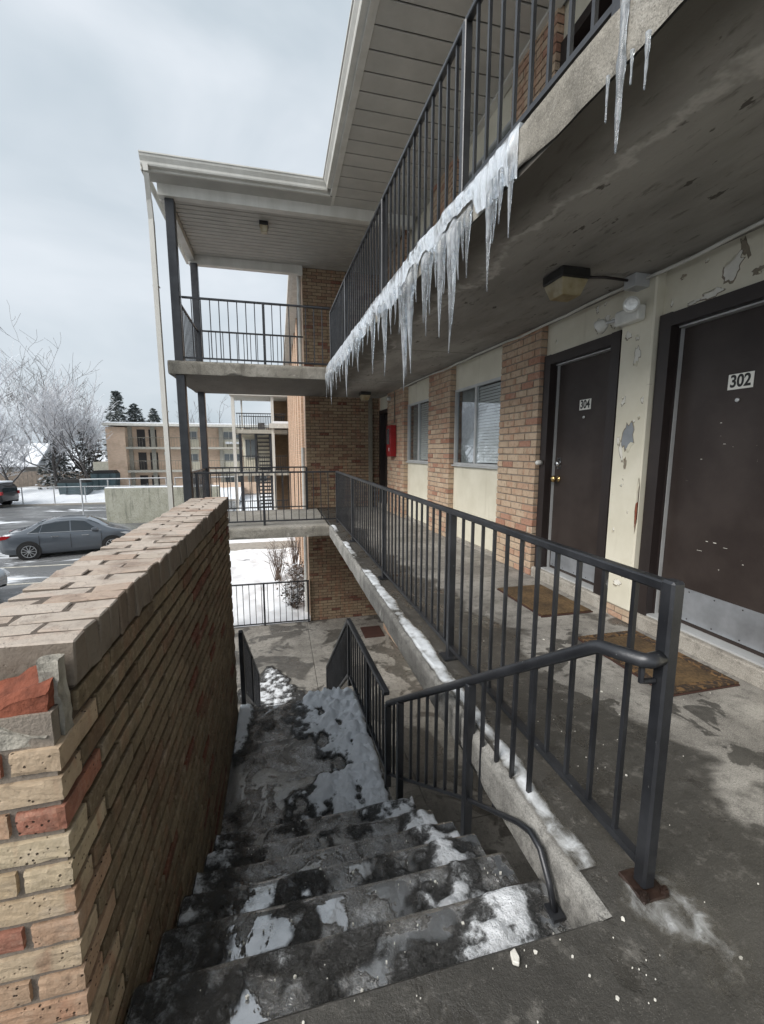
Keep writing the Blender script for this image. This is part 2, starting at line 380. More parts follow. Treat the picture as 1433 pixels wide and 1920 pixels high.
def cream():
    m = M('cream_paint'); n = m.noise(3, 5, .6)
    c = m.mix((.60, .565, .455), (.68, .645, .535), m.step(.3, .7, n))
    st = m.noise(7, 4, .6, v=m.scale(m.pos(), (1, 1, .1))); c = m.mix(c, (.34, .29, .205), m.step(.58, .78, st) * .4)
    crack = m.step(.685, .70, m.noise(11, 5, .7, dist=1.0)) * m.step(.5, .58, m.noise(1.9, 2, .5)); c = m.mix(c, (.16, .125, .085), crack * .8)
    m.set(color=c, rough=.65); m.bump(m.noise(40, 4, .6) - crack * .8, .25, .006); MAT['cream_paint'] = m.mat
cream()
simple('bare_primer', (.70, .68, .62), .8, bump=.3)
simple('bare_grey', (.24, .26, .28), .85, bump=.3)
simple('peel_shadow', (.24, .205, .155), .9, var=.3)  # dark tone for the shadow painted round lifted paint, and dark patches
def door_mat():
    m = M('door_brown'); n = m.noise(2.6, 4, .6); f = m.noise(70, 4, .7)
    c = m.mix((.028, .0205, .018), (.044, .034, .030), m.step(.3, .7, n))
    sp = m.step(.70, .73, m.noise(26, 4, .65, v=m.scale(m.pos(), (1, 1, 2.2)))) * m.step(.58, .66, m.noise(3.2, 2, .5)); c = m.mix(c, (.5, .47, .43), sp * .6)
    m.set(color=c, rough=.52 - n * .1, spec=.3); m.bump(f, .12, .004); MAT['door_brown'] = m.mat
door_mat()
simple('frame_brown', (.020, .014, .013), .5, bump=.15)
simple('aluminium', (.50, .51, .51), .45, .3, .12, 5, .08, 80)
simple('kick_steel', (.42, .44, .47), .38, .7, .22, 6, .06, 60)
simple('brass', (.62, .44, .20), .25, 1, .15, 20)
simple('chrome', (.62, .62, .62), .18, 1, .1, 20)
simple('white_plastic', (.66, .66, .62), .5, bump=.05)
simple('plate_white', (.74, .73, .68), .55, var=.08)
simple('print_black', (.012, .012, .012), .6)
def rail_mat():
    m = M('railing_paint'); n = m.noise(5, 4, .6); f = m.noise(45, 5, .7)
    c = m.mix((.014, .015, .018), (.032, .034, .039), m.step(.3, .7, n)); c = m.mix(c, (.12, .125, .13), m.step(.64, .8, f) * .6)
    rust = m.step(.66, .74, m.noise(16, 6, .72)) * .75; c = m.mix(c, (.085, .04, .022), rust); chip = m.step(.70, .73, m.noise(34, 4, .6, v=m.scale(m.pos(), (1, 1, .5)))); c = m.mix(c, (.22, .225, .23), chip * .8)
    m.set(color=c, rough=.24 + f * .26 + rust * .4, spec=.7, metal=.2); m.bump(f * .6 + m.noise(9, 4, .6) * .5 + rust * .4, .3, .006); MAT['railing_paint'] = m.mat
rail_mat()
simple('rust', (.030, .0165, .012), .5, 0.2, .45, 18, .5, 50)
def trim():
    m = M('trim_paint'); st = m.noise(4, 4, .6, v=m.scale(m.pos(), (1, 1, .2)))
    c = m.mix((.50, .49, .45), (.60, .59, .55), m.step(.3, .7, st)); c = m.mix(c, (.30, .28, .23), m.step(.62, .8, st) * .35)
    m.set(color=c, rough=.5); MAT['trim_paint'] = m.mat
trim()
simple('soffit_paint', (.40, .39, .36), .6, var=.10, sc=3)
def glass_mat(name, tint, gloss):
    m = M(name); nt = m.nt; nt.nodes.remove(m.b)
    t = m.new('ShaderNodeBsdfTransparent'); t.inputs[0].default_value = (*tint, 1)
    g = m.new('ShaderNodeBsdfGlossy'); g.inputs['Roughness'].default_value = .015; g.inputs[0].default_value = (.92, .95, 1, 1)
    n = m.new('ShaderNodeTexNoise'); n.inputs['Scale'].default_value = 2.2
    bp = m.new('ShaderNodeBump'); bp.inputs['Strength'].default_value = .03; nt.links.new(n.outputs[0], bp.inputs['Height']); nt.links.new(bp.outputs[0], g.inputs['Normal'])
    lw = m.new('ShaderNodeLayerWeight'); lw.inputs[0].default_value = .5; pw = m.new('ShaderNodeMath'); pw.operation = 'POWER'; nt.links.new(lw.outputs['Facing'], pw.inputs[0]); pw.inputs[1].default_value = 2.6
    fr = m.new('ShaderNodeMath'); fr.operation = 'MULTIPLY_ADD'; nt.links.new(pw.outputs[0], fr.inputs[0]); fr.inputs[1].default_value = .85 * gloss; fr.inputs[2].default_value = .07 * gloss
    mx = m.new('ShaderNodeMixShader'); nt.links.new(fr.outputs[0], mx.inputs[0]); nt.links.new(t.outputs[0], mx.inputs[1]); nt.links.new(g.outputs[0], mx.inputs[2])
    nt.links.new(mx.outputs[0], m.out.inputs[0]); MAT[name] = m.mat
glass_mat('window_glass', (.93, .95, .95), .8); glass_mat('car_glass', (.30, .34, .34), 1.0)
simple('blind', (.80, .80, .79), .6, var=.05); simple('curtain_dark', (.30, .31, .305), .9); simple('interior', (.03, .03, .03), .9)
simple('far_pane', (.10, .115, .12), .08, var=.3, sc=1.0, spec=.8)
def ice_mat():
    m = M('ice'); nt = m.nt; v = m.pos()
    n = m.noise(26, 5, .65, v=m.scale(v, (1, 1, .35))); n2 = m.noise(7, 4, .6, v=m.scale(v, (1, 1, .3)))
    m.set(color=(.86, .92, .97), rough=.06, ior=1.31, trans=.92, spec=.8)
    bp = m.bump(n, .45, .012)
    d = m.new('ShaderNodeBsdfDiffuse'); d.inputs[0].default_value = (.83, .87, .92, 1)
    tr = m.new('ShaderNodeBsdfTranslucent'); tr.inputs[0].default_value = (.78, .85, .92, 1)
    a = m.new('ShaderNodeAddShader'); a = m.new('ShaderNodeMixShader'); a.inputs[0].default_value = .45
    nt.links.new(d.outputs[0], a.inputs[1]); nt.links.new(tr.outputs[0], a.inputs[2])
    mx = m.new('ShaderNodeMixShader'); f = m.step(.40, .66, n * .5 + n2 * .5) * .55 + .02; m.put(mx.inputs[0], f)
    nt.links.new(m.b.outputs[0], mx.inputs[1]); nt.links.new(a.outputs[0], mx.inputs[2]); nt.links.new(mx.outputs[0], m.out.inputs[0])
    MAT['ice'] = m.mat
ice_mat()
def snow_mat(name, c, bs, st):
    m = M(name); n = m.noise(bs, 6, .65)
    m.set(color=m.mix(tuple(x * .9 for x in c), c, m.step(.3, .7, n)), rough=.7, spec=.3); m.bump(n * .7 + m.noise(bs * 6, 3, .6) * .3, st, .03); MAT[name] = m.mat
snow_mat('snow', (.84, .87, .91), 8, .6); snow_mat('yard_snow', (.83, .86, .90), 1.6, .9)
def slush_mat():
    m = M('slush'); t = m.attr('thick'); n = m.noise(17, 6, .68, dist=.6); n3 = m.noise(60, 4, .7)
    fine = m.noise(48, 5, .7, dist=.8); k = m.step(.22, 1.05, t + (n - .5) * 1.1 + (fine - .5) * .8)
    c = m.mix((.030, .030, .029), (.20, .205, .21), m.step(.0, .5, k) * m.step(.3, .62, m.noise(120, 3, .6)).max(.25)); c = m.mix(c, (.86, .885, .92), m.step(.40, .95, k))
    m.set(color=c, rough=m.step(0, .8, k) * .45 + .10, spec=.55, ior=1.6, alpha=m.step(.08, .30, t + (fine - .5) * .45 + (n - .5) * .25)); m.bump(n * .8 + n3 * .5 + fine * .6, 1.0, .022); MAT['slush'] = m.mat
slush_mat()
def frost_mat():
    m = M('ice_film'); n = m.noise(14, 6, .7, dist=.8); t = m.attr('thick')
    k = m.step(.15, .85, t + (n - .5) * .9)
    m.set(color=m.mix((.13, .12, .10), (.74, .77, .80), k), rough=.16 + k * .3, spec=.6, alpha=m.step(.05, .5, t + (n - .5) * .5)); m.bump(n * .8 + m.noise(60, 4, .7) * .3, .6, .01); MAT['ice_film'] = m.mat
frost_mat()
def asphalt():
    m = M('asphalt'); x, y, z = m.xyz()
    v = m.scale(m.pos(), (.35, 1, 1)); n = m.noise(.55, 5, .6, v=v, dist=.5); f = m.noise(30, 4, .7)
    c = m.mix((.105, .108, .112), (.20, .205, .21), m.step(.3, .7, n)); c = m.mix(c, (.05, .05, .052), m.step(.55, .62, m.noise(.9, 4, .6, v=v)) * .6)
    sn = m.step(.575, .63, m.noise(.42, 6, .62, v=v, dist=.5)); c = m.mix(c, (.78, .81, .85), sn)
    m.set(color=c, rough=.42 + sn * .3 - m.step(.5, .6, n) * .16); m.bump(f, .3, .01); MAT['asphalt'] = m.mat
asphalt()
simple('line_paint', (.55, .53, .46), .7, var=.3, sc=6)
simple('path_concrete', (.33, .31, .28), .8, var=.2)
def mat_rug():
    m = M('coir'); n = m.noise(45, 5, .7); b = m.noise(4, 3, .6)
    m.set(color=m.mix((.045, .027, .012), (.17, .105, .045), m.step(.35, .7, n * .5 + b * .5)), rough=.95); m.bump(n, .9, .012); MAT['coir'] = m.mat
    m = M('mat_border'); w = m.noise(16, 4, .6, dist=2.0); m.set(color=m.mix((.035, .022, .014), (.15, .085, .035), m.step(.44, .58, w)), rough=.9)
    m.bump(m.step(.44, .58, w), .8, .01); MAT['mat_border'] = m.mat
mat_rug()
simple('mat_rubber', (.05, .02, .014), .85)
simple('red_paint', (.25, .008, .012), .35, var=.1)
simple('black_plastic', (.012, .011, .010), .5)
def lens():
    m = M('amber_lens'); n = m.noise(6, 3, .6); m.set(color=m.mix((.46, .40, .26), (.25, .18, .07), m.step(.35, .7, n)), rough=.35, trans=.25); MAT['amber_lens'] = m.mat
lens()
simple('lamp_glass', (.72, .72, .70), .12, .4, .25, 40)
def bark(name, c, amt):
    m = M(name); n = m.noise(8, 4, .6); sn = m.step(.35, .8, m.nz() + (n - .5) * .4) * amt
    m.set(color=m.mix(m.mix(tuple(x * .7 for x in c), c, n), (.80, .84, .89), sn), rough=.9); MAT[name] = m.mat
bark('bark', (.085, .078, .075), 1.0); bark('frost_twig', (.60, .60, .625), .95); bark('needles', (.085, .10, .092), .6); bark('needles_snowy', (.045, .055, .048), .9); bark('shrub_twig', (.13, .095, .075), .3)
bark('shrub_leaf', (.06, .048, .035), .45)
simple('twig_dark', (.16, .15, .145), .9)
m = M('car_paint'); m.set(color=(.11, .125, .145), rough=.30, metal=.5, coat=.9); m.b.inputs['Coat Roughness'].default_value = .06; MAT['car_paint'] = m.mat
m = M('car_paint_silver'); n_ = m.noise(2, 4, .6); m.set(color=m.mix((.20, .24, .28), (.42, .46, .50), n_), rough=.45, metal=.4, coat=.5); MAT['car_paint_silver'] = m.mat
m = M('car_paint_black'); m.set(color=(.012, .012, .014), rough=.3, coat=.6); MAT['car_paint_black'] = m.mat
simple('tyre', (.014, .014, .015), .85); simple('wheel_alloy', (.55, .56, .57), .3, .8, .1)
m = M('tail_red'); m.set(color=(.35, .012, .015), rough=.15, coat=.5); MAT['tail_red'] = m.mat
m = M('head_lamp'); m.set(color=(.62, .64, .66), rough=.12, metal=.3); MAT['head_lamp'] = m.mat
simple('dumpster_green', (.035, .062, .072), .6, var=.3, sc=2)
simple('galvanised', (.42, .43, .44), .5, .4)
simple('weathered_wood', (.20, .165, .135), .9, var=.3, sc=4)
def brick_tex(name, c1, c2, mo, sc=1.0):
    m = M(name); t = m.new('ShaderNodeTexBrick'); x, y, z = m.xyz(); cb = m.new('ShaderNodeCombineXYZ')
    m.put(cb.inputs[0], x + y); m.put(cb.inputs[1], z); m.nt.links.new(cb.outputs[0], t.inputs['Vector'])
    t.inputs['Scale'].default_value = 1; t.inputs['Brick Width'].default_value = .22 * sc; t.inputs['Row Height'].default_value = .075 * sc; t.inputs['Mortar Size'].default_value = .008 * sc
    t.inputs['Color1'].default_value = (*c1, 1); t.inputs['Color2'].default_value = (*c2, 1); t.inputs['Mortar'].default_value = (*mo, 1)
    c = m.mix(X(m, t.outputs[0]), tuple(v * .55 for v in c1), m.step(.45, .75, m.noise(1.1, 4, .6)) * .5)
    m.set(color=c, rough=.9); MAT[name] = m.mat
brick_tex('far_brick', (.60, .43, .31), (.68, .50, .37), (.54, .46, .38)); brick_tex('wing_brick', (.50, .34, .24), (.58, .41, .30), (.36, .29, .22)); brick_tex('far_brick_dark', (.20, .135, .08), (.27, .18, .105), (.15, .115, .08))
simple('far_cream', (.60, .57, .47), .8); simple('far_door', (.03, .025, .025), .6); simple('far_concrete', (.36, .345, .30), .85); simple('far_trim', (.52, .51, .47), .7)
simple('house_siding', (.30, .285, .26), .85)
simple('dull_beige', (.20, .185, .15), .9)  # dull beige for soffit backing, corner trim, drop pipe and far railings
# ---------------------------------------------------------------- the apartment building
STOREY = 3.1
def wx(y): return 2.93 if y < 4.4 else 2.93 - .048 * (y - 4.4)
EDGE = [(-3, 1.33), (0, 1.32), (1.5, 1.28), (2.2, 1.245), (2.6, 1.22), (3.3, 1.165), (4.5, 1.11), (7, 1.03), (8.62, .98), (11.3, .98)]
def edge_x(y): return float(np.interp(y, [a for a, b in EDGE], [b for a, b in EDGE]))
TILT = math.atan2(.048, 1)
BLD = thing('apartment_building', 'buff brick apartment building with open walkways, brown doors and cream wall panels', 'building', (2.9, 6, -3.1))

def lay(L, H, course, blen, mort, half_first=0, seed=0, jl=.0):
    """running bond: (u0, u1, v0, v1, row)"""
    r = random.Random(seed); out = []; n = int(H / course + .3)
    for k in range(n):
        u = -blen / 2 if (k + half_first) % 2 else 0.0
        u += r.uniform(-jl, jl)
        while u < L - .02:
            a, b = max(u, 0), min(u + blen - mort, L)
            if b - a > .025: out.append((a, b, k * course + mort / 2, (k + 1) * course - mort / 2, k))
            u += blen
    return out
def brick_run(name, parent, o, u, n, L, H, z0, mat, depth=.04, course=.086, blen=.235, mort=.016, proud=.0, seed=1):
    """joined bricks on a wall frame; o on the face plane"""
    mb = MB(); r = random.Random(seed)
    for a, b, v0, v1, k in lay(L, H, course, blen, mort, seed % 2, seed):
        d = proud + r.uniform(-.003, .003)
        mb.fbox(o, u, n, a, b, -depth, d, z0 + v0, z0 + v1, r.random())
    ob = mb.build(name, mat, parent); tag(ob, kind='stuff'); return ob
def wall_frame(y0, d=0.0):
    """frame at wall coordinate y0 running towards +Y, outwards -X"""
    t = TILT if y0 >= 4.4 else 0
    u = (-math.sin(t), math.cos(t)); n = (-math.cos(t), -math.sin(t))
    return (wx(y0) + d, y0), u, n
def brick_parts(parent, o, u, n, L, H, z0, mat, depth, course=.086, blen=.235, mort=.016, seed=1, name='brick'):
    r = random.Random(seed); ang = math.atan2(u[1], u[0]); cnt = 0
    for a, b, v0, v1, k in lay(L, H, course, blen, mort, seed % 2, seed):
        me = box_mesh(name + mat, round(b - a, 2), depth, v1 - v0, mat, .0035, .0025, r.randrange(4))
        c = (a + b) / 2; d = -depth / 2 + r.uniform(-.003, .003)
        put(name, me, parent, (o[0] + u[0] * c + n[0] * d, o[1] + u[1] * c + n[1] * d, z0 + (v0 + v1) / 2), ang); cnt += 1
    return cnt
def wbox(name, mat, parent, y0, y1, d0, d1, z0, z1, bevel=0, frame_y=None):
    """box on the long wall: along Y from y0 to y1, depth into the wall d0..d1"""
    mb = MB()
    vs = [(wx(y) + d, y, z) for y in (y0, y1) for d in (d0, d1) for z in (z0, z1)]
    mb.add(vs, [(0, 1, 3, 2), (4, 6, 7, 5), (0, 4, 5, 1), (2, 3, 7, 6), (0, 2, 6, 4), (1, 5, 7, 3)])
    return mb.build(name, mat, parent, bevel=bevel)
def text_mesh(s, size, mat, bold=.0):
    cu = bpy.data.curves.new('txt', 'FONT'); cu.body = s; cu.size = size; cu.align_x = 'CENTER'; cu.align_y = 'CENTER'; cu.offset = bold; cu.extrude = .0006
    o = bpy.data.objects.new('txt', cu); col.objects.link(o); dg = bpy.context.evaluated_depsgraph_get()
    me = bpy.data.meshes.new_from_object(o.evaluated_get(dg)); bpy.data.objects.remove(o); me.materials.clear(); me.materials.append(MAT[mat]); return me
def door(y0, y1, zf, num=None, hinge_far=True, detail=True, d=.17):
    """door leaf between y0 and y1 on floor level zf"""
    dr = wbox('door', 'door_brown', BLD, y0, y1, d, d + .05, zf + .13, zf + 2.44)
    if num: tag(dr, 'brown door numbered ' + num)
    fr = MB()
    def fb(a, b, d0, d1, z0, z1):
        fr.add([(wx(y) + q, y, z) for y in (a, b) for q in (d0, d1) for z in (z0, z1)], [(0, 1, 3, 2), (4, 6, 7, 5), (0, 4, 5, 1), (2, 3, 7, 6), (0, 2, 6, 4), (1, 5, 7, 3)])
    for s, (a, b) in ((1, (y1 + .012, y1 + .12)), (-1, (y0 - .12, y0 - .012))):
        fb(a, b, .045, .23, zf + .12, zf + 2.56)
        fb(*((a - .008, a + .02) if s > 0 else (b - .02, b + .008)), .12, .168, zf + .12, zf + 2.47)
    fb(y0 - .12, y1 + .12, .046, .23, zf + 2.455, zf + 2.555)
    fr.build('door_frame', 'frame_brown', dr)
    if not detail: return dr
    wbox('weather_strip', 'aluminium', dr, y1 + .000, y1 + .011, .135, .168, zf + .13, zf + 2.45)
    wbox('weather_strip', 'aluminium', dr, y0 - .002, y1, .11, .168, zf + 2.442, zf + 2.454)
    wbox('kick_plate', 'kick_steel', dr, y0 + .02, y1 - .02, d - .006, d - .001, zf + .17, zf + .43)
    mb = MB()
    for k in range(5): mb.lathe((wx(y0) + d - .009, lerp(y0 + .06, y1 - .06, k / 4), zf + .41), [(.006, 0), (.004, .003)], 'x', 6)
    for k in range(5): mb.lathe((wx(y0) + d - .009, lerp(y0 + .06, y1 - .06, k / 4), zf + .19), [(.006, 0), (.004, .003)], 'x', 6)
    mb.build('plate_screw', 'frame_brown', dr)
    wbox('threshold_bar', 'aluminium', dr, y0 - .05, y1 + .05, .06, d + .03, zf + .122, zf + .138)
    yc = (y0 + y1) / 2
    X0 = wx(yc) + d
    MB().lathe((X0 - .016, yc, zf + 1.85), [(.014, .012), (.014, .004), (.009, 0)], 'x', 14).build('peephole', 'aluminium', dr)
    if num:
        pl = MB().box(X0 - .004, X0 - .001, yc - .088, yc + .080, zf + 1.925, zf + 2.03).build('number_plate', 'plate_white', dr)
        me = text_mesh(num, .106 * U, 'print_black', .0026)
        o = put('digits', me, pl, (X0 - .006, yc - .004, zf + 1.977)); o.rotation_euler = (rad(90), 0, rad(-90)); o.scale = (.88, 1.08, 1)
    if num == '302':
        for a, zz, w, hh in ((2.47, .83, .016, .004), (2.41, .83, .022, .005), (2.33, .81, .03, .002), (2.52, .75, .04, .002), (2.20, .72, .008, .004), (2.36, .64, .007, .005), (2.46, 1.70, .012, .004), (2.42, 1.55, .018, .003), (2.58, 1.44, .014, .003)):
            MB().box(X0 - .0022, X0 - .001, a - w / 2, a + w / 2, zz, zz + hh).build('scuff', 'bare_primer', dr)
    ky = y1 - .075 if hinge_far else y0 + .075
    MB().lathe((wx(ky) + d - .095, ky, zf + 1.19), [(.012, 0), (.034, .008), (.038, .028), (.03, .045), (.014, .055), (.014, .08), (.036, .084), (.036, .094)], 'x', 16).build('knob', 'brass', dr, smooth=True)
    MB().lathe((wx(ky) + d - .05, ky, zf + 1.36), [(.022, 0), (.03, .006), (.034, .03), (.034, .049)], 'x', 16).build('deadbolt', 'chrome', dr, smooth=True)
    wbox('strike_plate', 'chrome', dr, ky - .03, ky + .035, d - .004, d - .001, zf + 1.30, zf + 1.43)
    return dr
def window(y0, y1, zf, detail=True):
    z0, z1 = zf + 1.28, zf + 2.5; d = .10; t = .035
    w = wbox('window', 'interior', BLD, y0, y1, d + .25, d + .27, z0, z1)
    wbox('reveal', 'interior', w, y0 - .005, y0 - .001, d + .03, d + .25, z0, z1); wbox('reveal', 'interior', w, y1 + .001, y1 + .005, d + .03, d + .25, z0, z1)
    wbox('reveal', 'interior', w, y0, y1, d + .03, d + .25, z1 - .004, z1); wbox('reveal', 'interior', w, y0, y1, d + .03, d + .25, z0, z0 + .004)
    ym = lerp(y0, y1, .52)
    def fr(nm, a, b, d0, d1, za, zb): wbox(nm, 'aluminium', w, a, b, d0, d1, za, zb)
    fr('frame', y0, y0 + t, d - .02, d + .03, z0 + t, z1 - t); fr('frame', y1 - t, y1, d - .02, d + .03, z0 + t, z1 - t)
    fr('frame', y0, y1, d - .021, d + .031, z0, z0 + t); fr('frame', y0, y1, d - .021, d + .031, z1 - t, z1)
    fr('mullion', ym - .025, ym + .025, d - .012, d + .028, z0 + t, z1 - t)
    fr('sill', y0 - .02, y1 + .02, d - .05, d + .02, z0 - .025, z0 - .002)
    wbox('pane', 'window_glass', w, y0 + t, ym - .025, d + .004, d + .008, z0 + t, z1 - t); wbox('pane', 'window_glass', w, ym + .025, y1 - t, d + .012, d + .016, z0 + t, z1 - t)
    mb = MB(); n = 26 if detail else 16
    for k in range(n):
        z = lerp(z0 + .05, z1 - .05, (k + .5) / n); h = (z1 - z0) / n * .42
        mb.add([(wx(y) + d + .03 + q, y, z + e) for y in (y0 + .04, ym - .02) for q, e in ((0, -h), (.02, h), (.023, h), (.003, -h))], [(0, 1, 2, 3), (4, 5, 6, 7), (0, 1, 5, 4), (3, 2, 6, 7)])
    mb.build('blind', 'blind', w)
    mb = MB()
    for k in range(14):
        a = lerp(ym, y1 - .04, k / 14); b = lerp(ym, y1 - .04, (k + 1) / 14); mb.add([(wx(a) + d + .1 + .03 * (k % 2), a, z0), (wx(b) + d + .1 + .03 * ((k + 1) % 2), b, z0), (wx(b) + d + .1 + .03 * ((k + 1) % 2), b, z1), (wx(a) + d + .1 + .03 * (k % 2), a, z1)], [(0, 1, 2, 3)])
    mb.build('curtain', 'curtain_dark', w)
    return w
PIERS = [(4.47, 5.28), (6.82, 7.75), (9.14, 10.36)]
for lvl in (0, 1, -1):
    zf = lvl * STOREY; H = 2.9 if lvl < 1 else 2.93; dd = -.10 if lvl < 0 else 0
    for k, (a, b) in enumerate(PIERS):
        o, u, n = wall_frame(a, dd); L = b - a
        core = MB().fbox(o, u, n, .006, L - .006, -.23, -.010, zf, zf + H).build('pier', 'mortar_dark' if lvl else 'mortar', BLD)
        if lvl == 0 and k < 2: brick_parts(core, o, u, n, L, H, zf, 'wall_brick', .22, seed=3 + k)
        else: brick_run('brick', core, o, u, n, L, H, zf, 'wall_brick_run', .22, seed=5 + k + lvl)
    for a, b in ((5.28, 6.82), (7.75, 9.14)):
        wbox('wall_panel', 'cream_paint', BLD, a, b, .10, .13, zf + .06, zf + 1.255); wbox('wall_panel', 'cream_paint', BLD, a, b, .10, .13, zf + 2.5, zf + H)
        wbox('wall_base', 'threshold_concrete', BLD, a, b, .06, .14, zf, zf + .058)
    window(5.36, 6.80, zf, lvl == 0); window(7.80, 9.12, zf, lvl == 0)
    # door bays
    for a, b in ((3.28, 4.47), (1.75, 2.96), (10.36, 11.28)):
        wbox('wall_panel', 'cream_paint', BLD, a, b, .085, .13, zf + 2.556, zf + H)
        wbox('step', 'threshold_concrete', BLD, a + .002, b - .002, .01, .27, zf - .01, zf + .121, bevel=.012)
    if lvl > -1:
        door(3.46, 4.33, zf, '304' if lvl == 0 else None, detail=lvl == 0); door(1.90, 2.82, zf, '302' if lvl == 0 else None, hinge_far=False, detail=lvl == 0)
    door(10.48, 11.14, zf, detail=False)
    p = wbox('pillar', 'cream_paint', BLD, 2.955, 3.285, .0 + dd, .24, zf + .11, zf + H - .002, bevel=.012)
    if lvl == 0: tag(p, 'cream painted pillar with peeling patches')
    bb = wbox('pillar_base', 'mortar', BLD, 2.965, 3.275, .012 + dd, .23, zf, zf + .11)
    brick_run('brick', bb, (wx(3) + dd + .004, 2.955), (0, 1), (-1, 0), .33, .11, zf, 'wall_brick_run', .2, .055, .17, .012, seed=9)
    wbox('inner_wall', 'mortar_dark', BLD, -3, 4.4, .28, .5, zf, zf + H); wbox('inner_wall', 'mortar_dark', BLD, 4.4, 11.3, .28, .5, zf, zf + H)
    wbox('wall_panel', 'cream_paint', BLD, -3, 1.75, .0, .13, zf, zf + H)
# end wall that closes the walkway, three storeys
EW = MB().box(.735, 2.66, 11.305, 11.6, -3.1, 6.05).build('end_wall', 'mortar_dark', BLD)
for lvl in (-1, 0, 1):
    brick_run('brick', EW, (.722, 11.30), (1, 0), (0, -1), 1.95, 2.9, lvl * STOREY + (.02 if lvl > -1 else .0), 'end_brick_run', .1, .0785, .238, .014, .0, 21 + lvl)
MB().box(2.36, 2.45, 11.20, 11.30, 0, 2.9).build('corner_trim', 'dull_beige', BLD)
# peeled paint patches on the pillar and the panels above the doors
def peel(y, z, ry, rz, seed, inner='bare_primer', base_d=0.0, tilt=0.0, k=.55, ymin=-9, ymax=99, zmin=-9):
    """a ragged hole in the paint: dark rim coloured as the shadow of lifted paint, bare ground inside, a curled flake at its edge"""
    r = random.Random(seed); n = 26; f = [1.0] * n
    for o in (2, 3, 5, 8): 
        p = r.uniform(0, 6.3); am = r.uniform(.1, .3) * k
        for i in range(n): f[i] += am * math.sin(o * 2 * math.pi * i / n + p)
    f = [q + r.uniform(-.12, .12) for q in f]
    def poly(s, dy, dz):
        out = []
        for i in range(n):
            t = 2 * math.pi * i / n; a, b = ry * f[i] * s * math.cos(t), rz * f[i] * s * math.sin(t); a, b = a * math.cos(tilt) - b * math.sin(tilt), a * math.sin(tilt) + b * math.cos(tilt)
            out.append((min(max(y + a + dy, ymin), ymax), max(z + b + dz, zmin)))
        return out
    fn = lambda a, b, h: (wx(a) + h, a, b)
    rim = MB().prism(poly(1.0, 0, 0), base_d - .0015, base_d + .004, fn).build('peel_rim_shadow', 'peel_shadow', BLD)
    MB().prism(poly(.86, -.002, .004), base_d - .003, base_d + .004, fn).build('bare_patch', inner, rim)
    P = poly(1.0, 0, 0); j = r.randrange(n); fl = [P[(j + q) % n] for q in range(6)]; c = (sum(a for a, b in fl) / 6, sum(b for a, b in fl) / 6)
    mb = MB(); mb.add([(wx(a) + base_d - .002, a, b) for a, b in fl] + [(wx(a) + base_d - .016, lerp(a, y, .32), lerp(b, z, .32) - .006) for a, b in fl], [(q, q + 1, q + 7, q + 6) for q in range(5)]); mb.build('paint_flake', 'cream_paint', rim)
    return rim
g = dict(ymin=2.962, ymax=3.278)
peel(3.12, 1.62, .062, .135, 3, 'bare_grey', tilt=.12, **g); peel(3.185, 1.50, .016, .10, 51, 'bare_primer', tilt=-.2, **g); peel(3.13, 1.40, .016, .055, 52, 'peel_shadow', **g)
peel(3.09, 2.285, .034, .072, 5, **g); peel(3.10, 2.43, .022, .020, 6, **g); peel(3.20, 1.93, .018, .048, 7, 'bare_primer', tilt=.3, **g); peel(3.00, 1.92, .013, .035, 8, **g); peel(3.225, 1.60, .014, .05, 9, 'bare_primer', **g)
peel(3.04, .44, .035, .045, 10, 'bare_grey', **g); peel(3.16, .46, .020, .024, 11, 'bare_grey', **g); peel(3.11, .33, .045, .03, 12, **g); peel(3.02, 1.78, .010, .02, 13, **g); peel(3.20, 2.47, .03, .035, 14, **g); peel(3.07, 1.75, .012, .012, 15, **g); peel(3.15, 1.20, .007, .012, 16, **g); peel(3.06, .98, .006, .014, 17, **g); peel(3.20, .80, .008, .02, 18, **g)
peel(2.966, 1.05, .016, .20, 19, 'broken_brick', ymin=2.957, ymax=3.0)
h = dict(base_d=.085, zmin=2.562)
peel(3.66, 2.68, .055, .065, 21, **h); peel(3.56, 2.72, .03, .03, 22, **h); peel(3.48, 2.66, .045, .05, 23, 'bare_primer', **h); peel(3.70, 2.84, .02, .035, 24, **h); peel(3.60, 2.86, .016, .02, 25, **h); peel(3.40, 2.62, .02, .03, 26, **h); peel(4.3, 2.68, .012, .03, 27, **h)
peel(2.43, 2.72, .06, .095, 31, tilt=.5, **h); peel(2.36, 2.82, .02, .09, 32, 'peel_shadow', tilt=-.35, **h); peel(2.56, 2.60, .085, .03, 33, **h); peel(2.70, 2.585, .05, .016, 34, **h); peel(2.80, 2.80, .026, .016, 35, 'peel_shadow', **h); peel(2.26, 2.64, .035, .025, 36, 'peel_shadow', **h); peel(2.62, 2.84, .015, .012, 37, **h); peel(2.88, 2.64, .012, .03, 38, **h)

